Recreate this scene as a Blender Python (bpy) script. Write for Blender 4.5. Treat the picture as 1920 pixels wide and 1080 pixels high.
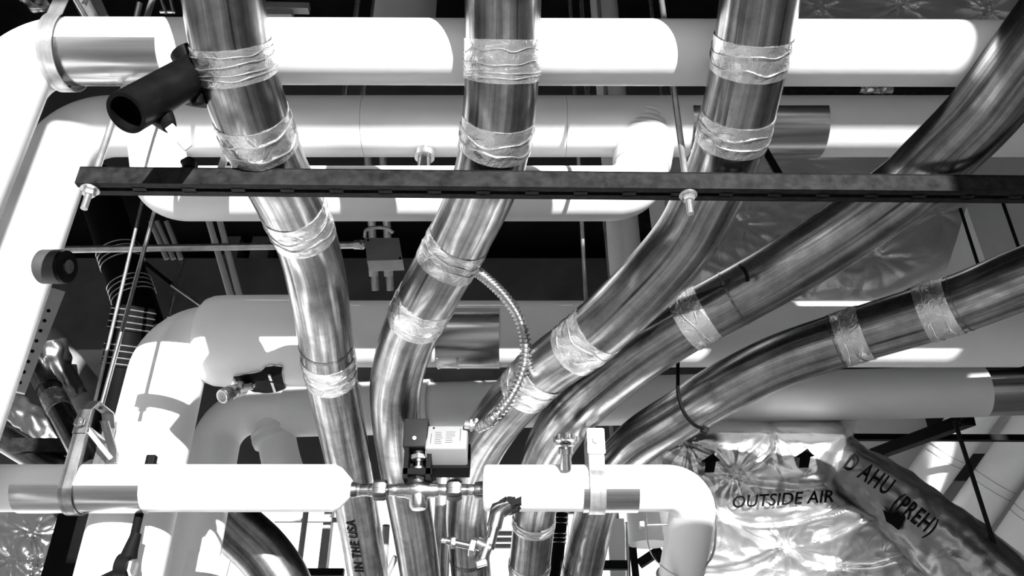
import bpy, bmesh, math, random
from mathutils import Vector, Matrix, noise
random.seed(7)
for o in list(bpy.data.objects): bpy.data.objects.remove(o)
scn = bpy.context.scene
COL = scn.collection
V = Vector
PI = math.pi
# ------------------------------------------------------------------ camera
F_PX = 1500.0
PITCH = math.radians(30)
CAM = V((0, 0, 1.6))
FW = V((0, math.cos(PITCH), math.sin(PITCH)))
UP = V((0, -math.sin(PITCH), math.cos(PITCH)))
RT = V((1, 0, 0))
cd = bpy.data.cameras.new('camera')
cd.sensor_width = 36.0
cd.lens = 36.0 * F_PX / 1920.0
cd.clip_start = 0.02
cam = bpy.data.objects.new('camera', cd)
cam.location = CAM
cam.rotation_euler = (PI / 2 + PITCH, 0, 0)
COL.objects.link(cam)
scn.camera = cam
# ------------------------------------------------------------------ exposure, sky, sun
vs = scn.view_settings
vs.view_transform = 'Standard'
vs.look = 'None'
vs.gamma = 1.0
vs.exposure = 0.0
vs.use_curve_mapping = False
world = bpy.data.worlds.new('sky')
scn.world = world
world.use_nodes = True
nt = world.node_tree
nt.nodes.clear()
tc = nt.nodes.new('ShaderNodeTexCoord')
sx = nt.nodes.new('ShaderNodeSeparateXYZ')
rp = nt.nodes.new('ShaderNodeValToRGB')
bg = nt.nodes.new('ShaderNodeBackground')
wo = nt.nodes.new('ShaderNodeOutputWorld')
mr = nt.nodes.new('ShaderNodeMapRange')
mr.inputs[1].default_value = -1
mr.inputs[2].default_value = 1
nt.links.new(tc.outputs['Generated'], sx.inputs[0])
nt.links.new(sx.outputs[2], mr.inputs[0])
nt.links.new(mr.outputs[0], rp.inputs[0])
e = rp.color_ramp.elements
e[0].position = 0.0
e[0].color = (.30, .30, .30, 1)
e[1].position = 1.0
e[1].color = (.75, .75, .75, 1)
for p, c in ((.47, .30), (.5, .9), (.58, 1.15), (.75, .9)):
    k = e.new(p)
    k.color = (c, c, c, 1)
bg.inputs[1].default_value = 2.0
nt.links.new(rp.outputs[0], bg.inputs[0])
nt.links.new(bg.outputs[0], wo.inputs[0])
SUN_AZ = math.radians(15)
SUN_EL = math.radians(5)
sd = V((-math.sin(SUN_AZ) * math.cos(SUN_EL), math.cos(SUN_AZ) * math.cos(SUN_EL), -math.sin(SUN_EL)))
sl = bpy.data.lights.new('sun', 'SUN')
sl.energy = 13.0
sl.angle = math.radians(0.3)
so = bpy.data.objects.new('sun', sl)
so.rotation_euler = sd.to_track_quat('-Z', 'Y').to_euler()
so.location = (2, -6, 5)
COL.objects.link(so)

# ------------------------------------------------------------------ pixel <-> world
def ray(x, y):
    return RT * ((x - 960) / F_PX) + UP * ((540 - y) / F_PX) + FW
def W(x, y, d): return CAM + ray(x, y) * d
def Wz(x, y, z):
    r = ray(x, y)
    return CAM + r * ((z - CAM.z) / r.z)
def Wy(x, y, yw):
    r = ray(x, y)
    return CAM + r * ((yw - CAM.y) / r.y)
def proj(p):
    q = p - CAM
    d = q.dot(FW)
    return 960 + F_PX * q.dot(RT) / d, 540 - F_PX * q.dot(UP) / d, d

# ------------------------------------------------------------------ materials
def new_mat(name):
    m = bpy.data.materials.new(name)
    m.use_nodes = True
    n = m.node_tree
    b = n.nodes['Principled BSDF']
    return m, n, b
def g(v): return (v, v, v, 1)
def ramp(n, src, stops):
    r = n.nodes.new('ShaderNodeValToRGB')
    el = r.color_ramp.elements
    el[0].position, el[0].color = stops[0][0], g(stops[0][1])
    el[1].position, el[1].color = stops[-1][0], g(stops[-1][1])
    for p, c in stops[1:-1]:
        k = el.new(p)
        k.color = g(c)
    n.links.new(src, r.inputs[0])
    return r.outputs[0]
def noise_tex(n, scale, detail=4, rough=.55, vec='UV', mapping=(1, 1, 1), dist=0.0):
    c = n.nodes.new('ShaderNodeTexCoord')
    mp = n.nodes.new('ShaderNodeMapping')
    mp.inputs['Scale'].default_value = mapping
    t = n.nodes.new('ShaderNodeTexNoise')
    t.inputs['Scale'].default_value = scale
    t.inputs['Detail'].default_value = detail
    t.inputs['Roughness'].default_value = rough
    t.inputs['Distortion'].default_value = dist
    n.links.new(c.outputs[vec], mp.inputs[0])
    n.links.new(mp.outputs[0], t.inputs['Vector'])
    return t.outputs['Fac']
def bump(n, b, src, strength, dist=.002, prev=None):
    k = n.nodes.new('ShaderNodeBump')
    k.inputs['Strength'].default_value = strength
    k.inputs['Distance'].default_value = dist
    n.links.new(src, k.inputs['Height'])
    if prev: n.links.new(prev, k.inputs['Normal'])
    n.links.new(k.outputs[0], b.inputs['Normal'])
    return k.outputs[0]
def plain(name, c, rough=.5, metal=0.0, nscale=None, namp=.25, bmp=0.0):
    m, n, b = new_mat(name)
    b.inputs['Base Color'].default_value = g(c)
    b.inputs['Roughness'].default_value = rough
    b.inputs['Metallic'].default_value = metal
    if c < .02: b.inputs['Specular IOR Level'].default_value = .07
    if nscale:
        f = noise_tex(n, nscale, 5, .6, 'Object')
        n.links.new(ramp(n, f, ((.3, c * (1 - namp)), (.7, min(1, c * (1 + namp))))), b.inputs['Base Color'])
        if bmp: bump(n, b, f, bmp, .003)
    return m
def metal_streak(name, lo, hi, r0, r1, su=26, sv=1.4, aniso=.4, blotch=True):
    m, n, b = new_mat(name)
    b.inputs['Metallic'].default_value = 1.0
    f = noise_tex(n, 1.0, 5, .62, 'UV', (su, sv, 1), .15)
    c1 = ramp(n, f, ((.32, lo), (.5, (lo + hi) / 2), (.68, hi)))
    if blotch:
        f2 = noise_tex(n, 22, 6, .68, 'Object')
        c2 = ramp(n, f2, ((.33, .60), (.62, 1.0)))
        mx = n.nodes.new('ShaderNodeMix')
        mx.data_type = 'RGBA'
        mx.blend_type = 'MULTIPLY'
        mx.inputs[0].default_value = 1
        n.links.new(c1, mx.inputs[6])
        n.links.new(c2, mx.inputs[7])
        c1 = mx.outputs[2]
    n.links.new(c1, b.inputs['Base Color'])
    n.links.new(ramp(n, f, ((.3, r1), (.7, r0))), b.inputs['Roughness'])
    b.inputs['Anisotropic'].default_value = aniso
    f3 = noise_tex(n, 1.0, 3, .5, 'UV', (su * .35, sv * 3, 1))
    bump(n, b, f3, .12, .004)
    return m
def foil_mat(name, c, rough, scale, strength, dist=.006):
    m, n, b = new_mat(name)
    b.inputs['Metallic'].default_value = .88
    b.inputs['Base Color'].default_value = g(c)
    b.inputs['Roughness'].default_value = rough
    f = noise_tex(n, scale, 6, .6, 'Object', (1, 1, 1), 1.2)
    k = bump(n, b, f, strength, dist)
    f2 = noise_tex(n, scale * 7, 2, .5, 'Object', (1, 1, 1), .3)
    bump(n, b, f2, strength * .35, dist * .3, k)
    return m
M = {}
def white_mat(name, c, sc):
    m, n, b = new_mat(name)
    f = noise_tex(n, sc, 5, .6, 'Object')
    n.links.new(ramp(n, f, ((.25, c * .93), (.6, c))), b.inputs['Base Color'])
    b.inputs['Roughness'].default_value = .42
    f2 = noise_tex(n, 9, 3, .5, 'Object')
    bump(n, b, f2, .10, .01)
    return m
M['white'] = white_mat('white_pvc_jacket', .84, 6)
M['white_cloth'] = white_mat('white_canvas_jacket', .80, 14)
M['copper'] = metal_streak('tarnished_copper', .06, .74, .15, .36)
M['copper_dark'] = metal_streak('dull_copper', .06, .40, .22, .42)
M['brass'] = metal_streak('brass', .35, .75, .18, .35, 6, 8, 0)
M['galv'] = metal_streak('galvanised_steel', .46, .78, .24, .40, 14, 3, .3)
M['galv'].node_tree.nodes['Principled BSDF'].inputs['Metallic'].default_value = .85
M['galv_dark'] = metal_streak('dull_galvanised_steel', .22, .50, .24, .40, 14, 3, .3)
M['galv_light'] = metal_streak('pale_galvanised_steel', .42, .70, .28, .42, 14, 3, .2)
M['galv_light'].node_tree.nodes['Principled BSDF'].inputs['Metallic'].default_value = .68
M['saddle'] = metal_streak('galvanised_shield', .36, .62, .16, .30, 20, 1.0, .6, False)
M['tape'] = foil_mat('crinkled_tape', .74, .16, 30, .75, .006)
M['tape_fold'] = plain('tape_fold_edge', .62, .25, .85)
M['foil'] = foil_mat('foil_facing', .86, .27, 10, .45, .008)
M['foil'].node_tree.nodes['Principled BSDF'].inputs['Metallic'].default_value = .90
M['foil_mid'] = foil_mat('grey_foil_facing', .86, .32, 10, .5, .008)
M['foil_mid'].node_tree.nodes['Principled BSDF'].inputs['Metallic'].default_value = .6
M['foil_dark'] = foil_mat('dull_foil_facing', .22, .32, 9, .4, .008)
M['black'] = plain('black_rubber', .005, .6)
M['black_foam'] = plain('black_foam_insulation', .005, .38, 0, 30, .4)
M['iron'] = plain('black_cast_iron', .003, .5, 0, 14, .4)
M['channel'] = plain('weathered_steel_channel', .016, .45, .1, 60, .6, .1)
M['dark_steel'] = plain('dark_painted_steel', .008, .5, .1, 20, .4)
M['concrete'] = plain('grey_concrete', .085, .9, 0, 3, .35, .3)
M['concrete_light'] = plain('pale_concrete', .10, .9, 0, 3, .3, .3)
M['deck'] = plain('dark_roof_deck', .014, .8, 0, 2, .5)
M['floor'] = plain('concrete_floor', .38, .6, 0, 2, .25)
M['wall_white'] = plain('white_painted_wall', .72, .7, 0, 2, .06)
M['wall_shade'] = plain('shade_toned_wall', .10, .8, 0, 2, .2)  # dark base colour takes the place of shade on the upper back wall
M['plastic_white'] = plain('white_plastic', .78, .35)
M['plastic_grey'] = plain('grey_plastic', .016, .5)
M['plastic_pale'] = plain('pale_cover_plastic', .24, .45)
M['pale_jacket_and_sun'] = plain('pale_jacket_and_sun', .62, .5)  # pale tone for sunlight on the slanting conduits, and for one pipe jacket
M['dark_wrap'] = plain('dull_grey_wrap', .045, .6)
M['wall_grey'] = plain('grey_painted_wall', .36, .8, 0, 2, .1)
M['glass'] = new_mat('window_glass')[0]
_b = M['glass'].node_tree.nodes['Principled BSDF']
_b.inputs['Transmission Weight'].default_value = 1
_b.inputs['Roughness'].default_value = 0
_b.inputs['IOR'].default_value = 1.1
M['ink'] = plain('black_ink', .006, .85)
M['ink_grey'] = plain('grey_ink', .07, .7)
M['grey_paint'] = plain('grey_painted_metal', .30, .5, .2, 8, .2)
M['flex'] = metal_streak('flexible_steel', .4, .8, .2, .35, 8, 30, 0, False)

# ------------------------------------------------------------------ mesh helpers
class MB:
    def __init__(s):
        s.v, s.f, s.uv = [], [], []
    def add(s, v, f, uv=None):
        o = len(s.v)
        s.v += [V(a) for a in v]
        for i, q in enumerate(f):
            s.f.append([a + o for a in q])
            s.uv.append(uv[i] if uv else [(0, 0)] * len(q))
        return s
WL = {}
def link(name, mb, mat, parent=None, smooth=True, ang=40):
    if isinstance(mb, tuple):
        t = mb
        mb = MB().add(*t)
    lo = V((min(v.x for v in mb.v), min(v.y for v in mb.v), min(v.z for v in mb.v)))
    hi = V((max(v.x for v in mb.v), max(v.y for v in mb.v), max(v.z for v in mb.v)))
    c = (lo + hi) / 2
    me = bpy.data.meshes.new(name)
    me.from_pydata([v - c for v in mb.v], [], mb.f)
    ul = me.uv_layers.new(name='UVMap')
    i = 0
    for poly, uvs in zip(me.polygons, mb.uv):
        for k, li in enumerate(poly.loop_indices):
            ul.data[li].uv = uvs[k]
    bm = bmesh.new()
    bm.from_mesh(me)
    bmesh.ops.recalc_face_normals(bm, faces=bm.faces)
    bm.to_mesh(me)
    bm.free()
    if smooth:
        me.shade_smooth()
        me.set_sharp_from_angle(angle=math.radians(ang))
    me.materials.append(M[mat] if isinstance(mat, str) else mat)
    o = bpy.data.objects.new(name, me)
    COL.objects.link(o)
    if parent:
        o.parent = parent
        o.location = c - WL[parent.name]
    else:
        o.location = c
    WL[o.name] = c
    return o
def tag(o, label, cat, group=None):
    o['label'] = label
    o['category'] = cat
    if group: o['group'] = group
    return o
def thing(name, loc, label, cat, group=None):
    o = bpy.data.objects.new(name, None)
    o.empty_display_size = .05
    COL.objects.link(o)
    o.location = loc
    WL[o.name] = V(loc)
    return tag(o, label, cat, group)
def struct(name, mb, mat):
    o = link(name, mb, mat, None, False)
    o['kind'] = 'structure'
    return o
def part(name, mb, mat, parent, label=None, **k):
    o = link(name, mb, mat, parent, **k)
    if label: o['label'] = label
    return o
def solo(name, mb, mat, label, cat, group=None, **k):
    return tag(link(name, mb, mat, None, **k), label, cat, group)

def catmull(pts, n=12):
    P = [V(p) for p in pts]
    P = [P[0] * 2 - P[1]] + P + [P[-1] * 2 - P[-2]]
    out = []
    for i in range(1, len(P) - 2):
        p0, p1, p2, p3 = P[i - 1:i + 3]
        for k in range(n):
            t = k / n
            out.append(.5 * ((2 * p1) + (p2 - p0) * t + (2 * p0 - 5 * p1 + 4 * p2 - p3) * t * t + (3 * p1 - p0 - 3 * p2 + p3) * t ** 3))
    out.append(P[-2])
    return out
def fillet(pts, R, n=10):
    P = [V(p) for p in pts]
    if not isinstance(R, (list, tuple)): R = [R] * (len(P) - 2)
    out = [P[0]]
    for i in range(1, len(P) - 1):
        a = (P[i - 1] - P[i]).normalized()
        b = (P[i + 1] - P[i]).normalized()
        th = a.angle(b)
        d = R[i - 1] / math.tan(th / 2)
        c = P[i] + (a + b).normalized() * (R[i - 1] / math.sin(th / 2))
        s, e_ = P[i] + a * d, P[i] + b * d
        u = (s - c)
        w = (e_ - c)
        tot = u.angle(w)
        ax = u.cross(w).normalized()
        for k in range(n + 1):
            out.append(c + Matrix.Rotation(tot * k / n, 3, ax) @ u)
    out.append(P[-1])
    return out
def frames(path):
    n = len(path)
    T = []
    for i in range(n):
        a = path[max(0, i - 1)]
        b = path[min(n - 1, i + 1)]
        T.append((b - a).normalized())
    ref = V((0, 0, 1)) if abs(T[0].z) < .9 else V((0, 1, 0))
    N = (ref - T[0] * ref.dot(T[0])).normalized()
    out = []
    for i in range(n):
        N = (N - T[i] * N.dot(T[i])).normalized()
        out.append((T[i], N, T[i].cross(N)))
    return out
def tube(path, r, seg=32, caps=True, wob=None, a0=0, a1=2 * PI):
    """Swept circle (or arc). r: number or list; wob(s, ang) -> radius offset."""
    path = [V(p) for p in path]
    n = len(path)
    fr = frames(path)
    v, f, uv = [], [], []
    L = [0]
    for i in range(1, n): L.append(L[-1] + (path[i] - path[i - 1]).length)
    for i in range(n):
        ri = r[i] if isinstance(r, (list, tuple)) else r
        for k in range(seg):
            a = 2 * PI * k / seg
            rr = ri + (wob(L[i], a) if wob else 0)
            v.append(path[i] + fr[i][1] * (math.cos(a) * rr) + fr[i][2] * (math.sin(a) * rr))
    for i in range(n - 1):
        for k in range(seg):
            k2 = (k + 1) % seg
            f.append([i * seg + k, i * seg + k2, (i + 1) * seg + k2, (i + 1) * seg + k])
            u0, u1 = k / seg, (k + 1) / seg
            uv.append([(u0, L[i]), (u1, L[i]), (u1, L[i + 1]), (u0, L[i + 1])])
    if caps:
        f.append(list(range(seg))[::-1])
        uv.append([(0, 0)] * seg)
        f.append([(n - 1) * seg + k for k in range(seg)])
        uv.append([(0, 0)] * seg)
    return v, f, uv
def cyl(a, b, r0, r1=None, seg=20):
    return tube([a, b], [r0, r0 if r1 is None else r1], seg)
def pipe_lathe(a, b, prof, seg=24):
    """prof: list of (t 0..1, r) along a->b."""
    a, b = V(a), V(b)
    return tube_raw([a.lerp(b, t) for t, r in prof], [r for t, r in prof], (b - a).normalized(), seg)
def tube_raw(path, rs, T, seg):
    ref = V((0, 0, 1)) if abs(T.z) < .9 else V((0, 1, 0))
    N = (ref - T * ref.dot(T)).normalized()
    B = T.cross(N)
    v, f, uv = [], [], []
    for p, r in zip(path, rs):
        for k in range(seg):
            a = 2 * PI * k / seg
            v.append(p + N * math.cos(a) * r + B * math.sin(a) * r)
    n = len(path)
    for i in range(n - 1):
        for k in range(seg):
            k2 = (k + 1) % seg
            f.append([i * seg + k, i * seg + k2, (i + 1) * seg + k2, (i + 1) * seg + k])
            uv.append([(k / seg, i * .02), ((k + 1) / seg, i * .02), ((k + 1) / seg, i * .02 + .02), (k / seg, i * .02 + .02)])
    f.append(list(range(seg))[::-1])
    uv.append([(0, 0)] * seg)
    f.append([(n - 1) * seg + k for k in range(seg)])
    uv.append([(0, 0)] * seg)
    return v, f, uv
def box(c, ax, ay, az):
    c, ax, ay, az = V(c), V(ax), V(ay), V(az)
    v = [c + ax * i + ay * j + az * k for i in (-1, 1) for j in (-1, 1) for k in (-1, 1)]
    f = [[0, 1, 3, 2], [4, 6, 7, 5], [0, 4, 5, 1], [2, 3, 7, 6], [0, 2, 6, 4], [1, 5, 7, 3]]
    return v, f
def abox(x0, x1, y0, y1, z0, z1):
    return box(((x0 + x1) / 2, (y0 + y1) / 2, (z0 + z1) / 2), ((x1 - x0) / 2, 0, 0), (0, (y1 - y0) / 2, 0), (0, 0, (z1 - z0) / 2))
def beam(a, b, w, h, up=V((0, 0, 1))):
    """Rectangular bar from a to b."""
    a, b = V(a), V(b)
    T = (b - a).normalized()
    s = T.cross(up).normalized()
    n = s.cross(T)
    return box((a + b) / 2, T * (b - a).length / 2, s * w / 2, n * h / 2)
def bevel(vf, r, seg=3):
    bm = bmesh.new()
    vs_ = [bm.verts.new(p) for p in vf[0]]
    for q in vf[1]: bm.faces.new([vs_[i] for i in q])
    bmesh.ops.recalc_face_normals(bm, faces=bm.faces)
    bmesh.ops.bevel(bm, geom=list(bm.edges), offset=r, segments=seg, profile=.5, affect='EDGES')
    bm.verts.index_update()
    out = ([v.co.copy() for v in bm.verts], [[v.index for v in q.verts] for q in bm.faces])
    bm.free()
    return out
def strap(path, nrm, w, t):
    """Flat band: path points, width direction w (vector) const, thickness t along nrm(i)."""
    v, f, uv = [], [], []
    n = len(path)
    L = 0
    for i in range(n):
        p = V(path[i])
        if i: L += (p - V(path[i - 1])).length
        N = nrm[i]
        v += [p - w / 2, p + w / 2, p + w / 2 + N * t, p - w / 2 + N * t]
    for i in range(n - 1):
        for k in range(4):
            k2 = (k + 1) % 4
            f.append([i * 4 + k, i * 4 + k2, i * 4 + 4 + k2, i * 4 + 4 + k])
            uv.append([(k * .2, i * .01), (k * .2 + .2, i * .01), (k * .2 + .2, i * .01 + .01), (k * .2, i * .01 + .01)])
    f.append([0, 3, 2, 1])
    uv.append([(0, 0)] * 4)
    f.append([n * 4 - 4 + k for k in range(4)])
    uv.append([(0, 0)] * 4)
    return v, f, uv
def half_sleeve(a, b, r, e0, e1, t=.0015, seg=28):
    """Arc shield round a roughly X-wards pipe a->b; e0..e1 elevation angles in degrees (0 = towards camera, -90 = down)."""
    a, b = V(a), V(b)
    T = (b - a).normalized()
    fwd = V((0, -1, 0))
    N0 = (fwd - T * fwd.dot(T)).normalized()
    N1 = V((0, 0, 1))
    N1 = (N1 - T * N1.dot(T) - N0 * N1.dot(N0)).normalized()
    v, f, uv = [], [], []
    for i in range(seg + 1):
        th = math.radians(e0 + (e1 - e0) * i / seg)
        d = N0 * math.cos(th) + N1 * math.sin(th)
        v += [a + d * r, b + d * r, b + d * (r + t), a + d * (r + t)]
    Ln = (b - a).length
    for i in range(seg):
        for k in range(4):
            k2 = (k + 1) % 4
            f.append([i * 4 + k, i * 4 + k2, i * 4 + 4 + k2, i * 4 + 4 + k])
            u0, u1 = i / seg * .5, (i + 1) / seg * .5
            y0, y1 = (0, Ln) if k == 0 else (Ln, 0) if k == 2 else (0, 0)
            uv.append([(u0, y0), (u0, y1), (u1, y1), (u1, y0)])
    f.append([0, 1, 2, 3])
    uv.append([(0, 0)] * 4)
    f.append([seg * 4 + k for k in (3, 2, 1, 0)])
    uv.append([(0, 0)] * 4)
    return v, f, uv
def hexnut(c, axis, r, h):
    axis = V(axis).normalized()
    c = V(c)
    return tube_raw([c - axis * h / 2, c - axis * h * .35, c + axis * h * .35, c + axis * h / 2], [r * .9, r, r, r * .9], axis, 6)
def ring_torus(c, n, R, r, seg=40, s2=10, a0=0, a1=2 * PI, xdir=None):
    n = V(n).normalized()
    x = xdir if xdir else (V((0, 0, 1)) if abs(n.z) < .9 else V((1, 0, 0)))
    x = (x - n * x.dot(n)).normalized()
    y = n.cross(x)
    full = abs(a1 - a0 - 2 * PI) < 1e-6
    pts = [V(c) + x * math.cos(a0 + (a1 - a0) * i / seg) * R + y * math.sin(a0 + (a1 - a0) * i / seg) * R for i in range(seg + (0 if full else 1))]
    if not full: return tube(pts, r, s2)
    v, f = [], []
    for i, p in enumerate(pts):
        o = (p - V(c)).normalized()
        for k in range(s2):
            a = 2 * PI * k / s2
            v.append(p + o * math.cos(a) * r + n * math.sin(a) * r)
    m = len(pts)
    for i in range(m):
        for k in range(s2):
            f.append([i * s2 + k, i * s2 + (k + 1) % s2, ((i + 1) % m) * s2 + (k + 1) % s2, ((i + 1) % m) * s2 + k])
    return v, f
def text_mesh(s, size, fn, shear=0.0, spacing=1.0, bold=0.0):
    cu = bpy.data.curves.new('t', 'FONT')
    cu.body = s
    cu.size = size
    cu.shear = shear
    cu.space_character = spacing
    cu.offset = bold
    cu.align_x = 'CENTER'
    cu.align_y = 'CENTER'
    cu.resolution_u = 3
    ob = bpy.data.objects.new('t', cu)
    COL.objects.link(ob)
    dg = bpy.context.evaluated_depsgraph_get()
    me = ob.evaluated_get(dg).to_mesh()
    v = [fn(p.co.x, p.co.y) for p in me.vertices]
    f = [list(p.vertices) for p in me.polygons]
    ob.evaluated_get(dg).to_mesh_clear()
    bpy.data.objects.remove(ob)
    bpy.data.curves.remove(cu)
    return v, f
def up_rod(px, py, d, top, r):
    p = W(px, py, d)
    return p, V((p.x, p.y, top))
def foil_grid(fn, nu, nv, thick, back=V((0, 1, 0))):
    """closed sheet: fn(u,v) -> world point; extruded 'thick' along back."""
    v, f, uv = [], [], []
    for j in range(nv + 1):
        for i in range(nu + 1):
            v.append(fn(i / nu, j / nv))
    N = len(v)
    for j in range(nv):
        for i in range(nu):
            a = j * (nu + 1) + i
            f.append([a, a + 1, a + nu + 2, a + nu + 1])
            uv.append([(i / nu, j / nv), ((i + 1) / nu, j / nv), ((i + 1) / nu, (j + 1) / nv), (i / nu, (j + 1) / nv)])
    rim = [i for i in range(nu + 1)] + [j * (nu + 1) + nu for j in range(1, nv + 1)] + [nv * (nu + 1) + i for i in range(nu - 1, -1, -1)] + [j * (nu + 1) for j in range(nv - 1, 0, -1)]
    for r_ in rim: v.append(v[r_] + back * thick)
    m = len(rim)
    for k in range(m):
        f.append([rim[k], N + k, N + (k + 1) % m, rim[(k + 1) % m]])
        uv.append([(0, 0)] * 4)
    f.append([N + k for k in range(m)])
    uv.append([(0, 0)] * m)
    return v, f, uv
def crumple(x, y, pins, amp, rad, seed=0, crease=1.0):
    """puffed sheet between pins (pixel units in, metres out)."""
    h = 1.0
    cr = 0.0
    for i, (a, b) in enumerate(pins):
        d = math.hypot(x - a, y - b)
        th = math.atan2(y - b, x - a)
        h *= 1 - math.exp(-(d / rad))
        k = noise.noise(V((math.cos(th) * 3.2 + seed + i * 7, math.sin(th) * 3.2, d * .004)))
        k2 = noise.noise(V((math.cos(th) * 8 + seed + i * 3, math.sin(th) * 8, d * .006)))
        cr += (k * .55 + k2 * .22) * math.exp(-d / (rad * .8)) * min(1, d / 14)
    n1 = noise.noise(V((x * .011 + seed, y * .017, seed)))
    n2 = 1 - abs(noise.noise(V((x * .02 + y * .012 + seed, y * .035 - x * .01, 2.0 + seed)))) * 2
    return amp * (h + crease * cr * .9 + .25 * n1 + .10 * n2)

# ================================================================== THE SETTING
Y_B = 4.0     # back wall
Y_F = -3.0    # front wall (the open bay the sun comes through)
Z_C = 5.6
struct('floor', abox(-6, 6, Y_F - .2, Y_B + .2, -.1, 0), 'floor')
struct('ceiling', abox(-6, 6, Y_F - .2, Y_B + .2, Z_C, Z_C + .15), 'deck')
WX0, WX1, WZ0, WZ1 = -1.75, 1.0, 1.9, 2.76
mbw = MB()
mbw.add(*abox(-6, 6, Y_B, Y_B + .15, 0, WZ0))
mbw.add(*abox(-6, WX0, Y_B, Y_B + .15, WZ0, 2.78))
mbw.add(*abox(WX1, 6, Y_B, Y_B + .15, WZ0, 2.78))
mbw.add(*abox(WX0, WX1, Y_B, Y_B + .15, WZ1, 2.78))
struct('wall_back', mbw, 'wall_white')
mbw = MB()
for x in (WX0 + .02, -.92, -.46, .30, WX1 - .02): mbw.add(*abox(x - .02, x + .02, Y_B + .03, Y_B + .09, WZ0, WZ1))
mbw.add(*abox(WX0, WX1, Y_B + .03, Y_B + .09, WZ0, WZ0 + .04))
w1 = struct('window_1', mbw, 'grey_paint')
wg = part('pane', abox(WX0 + .02, WX1 - .02, Y_B + .058, Y_B + .062, WZ0 + .03, WZ1), 'glass', w1, smooth=False)
mbw = MB()
mbw.add(*abox(-6, 6, Y_B - .02, Y_B + .15, 2.78, Z_C))
struct('wall_back_upper', mbw, 'wall_shade')
struct('wall_left', abox(-6.15, -6, Y_F - .2, Y_B + .2, 0, Z_C), 'wall_grey')
struct('wall_right', abox(6, 6.15, Y_F - .2, Y_B + .2, 0, Z_C), 'wall_grey')
OX0, OX1, OZ1 = -4.4, 3.41, 3.282
mbw = MB()
mbw.add(*abox(-6, OX0, Y_F - .15, Y_F, 0, Z_C))
mbw.add(*abox(OX1, 6, Y_F - .15, Y_F, 0, Z_C))
mbw.add(*abox(OX0, OX1, Y_F - .15, Y_F, OZ1, Z_C))
struct('wall_front', mbw, 'wall_grey')
# unseen bars and blocks, added in the bay opening to cast shadows
struct('shade_bar_1', abox(.33, 1.93, Y_F - .03, Y_F, 2.925, 3.05), 'dark_steel')
struct('shade_bar_4', abox(1.72, 1.94, Y_F - .032, Y_F, 3.04, 3.235), 'dark_steel')
struct('shade_bar_5', abox(.020, .110, Y_F - .03, Y_F, 0, OZ1), 'dark_steel')
struct('shade_bar_6', abox(1.715, 1.93, Y_F - .03, Y_F, 0, OZ1), 'dark_steel')
struct('shade_bar_7', abox(1.42, 2.30, Y_F - .032, Y_F, 2.05, 2.41), 'dark_steel')
struct('shade_bar_8', abox(.020, .33, Y_F - .031, Y_F, 2.38, 2.52), 'dark_steel')
struct('shade_bar_9', abox(2.30, 2.62, Y_F - .031, Y_F, 2.40, OZ1), 'dark_steel')
struct('shade_bar_10', abox(1.92, OX1, Y_F - .033, Y_F, 2.955, 3.03), 'dark_steel')
struct('shade_bar_11', abox(2.75, 3.33, Y_F - .03, Y_F, 0, OZ1), 'dark_steel')

# ================================================================== COPPER PIPES
RC = .054
def cpath(pts, n=14):
    return catmull([W(x, y, 2 * RC * F_PX / w) for x, y, w in pts], n)
CP = {}
CP[1] = cpath([(398, -160, 160), (410, -60, 154), (419, 0, 151), (434, 90, 147), (464, 195, 141), (501, 295, 132), (536, 365, 124), (574, 450, 115), (598, 550, 108), (620, 700, 96), (650, 850, 85), (677, 1000, 77), (690, 1080, 74), (702, 1160, 70)])
CP[2] = cpath([(945, -160, 152), (944, -60, 147), (943, 0, 144), (942, 100, 141), (937, 200, 137), (921, 305, 130), (898, 370, 124), (860, 450, 117), (811, 540, 112), (768, 625, 105), (744, 710, 98), (743, 780, 93), (752, 860, 86), (768, 950, 81), (778, 1010, 78), (788, 1080, 75), (798, 1160, 71)])
CP[3] = cpath([(1456, -160, 156), (1436, -60, 151), (1425, 0, 148), (1415, 60, 145), (1402, 130, 141), (1382, 220, 135), (1358, 305, 129), (1327, 370, 125), (1283, 450, 121), (1205, 540, 117), (1105, 632, 110), (1012, 702, 102), (932, 790, 93), (890, 870, 84), (876, 950, 78), (877, 1010, 76), (884, 1080, 74), (892, 1160, 70)])
CP[4] = cpath([(2060, -60, 150), (1990, 20, 145), (1920, 112, 140), (1842, 212, 133), (1750, 305, 127), (1690, 358, 122), (1580, 436, 117), (1480, 499, 114), (1393, 549, 111), (1280, 611, 108), (1175, 682, 104), (1072, 776, 97), (1022, 860, 87), (1004, 950, 80), (998, 1010, 78), (991, 1080, 76), (984, 1160, 72)])
CP[5] = cpath([(2140, 436, 126), (2020, 484, 120), (1900, 529, 115), (1780, 575, 109), (1580, 636, 102), (1460, 677, 99), (1360, 726, 96), (1275, 778, 92), (1195, 830, 87), (1140, 895, 81), (1114, 970, 77), (1100, 1030, 76), (1089, 1080, 75), (1074, 1160, 71)])
def near(path, x, y):
    best = min(range(len(path)), key=lambda i: (proj(path[i])[0] - x) ** 2 + (proj(path[i])[1] - y) ** 2)
    return best
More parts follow.
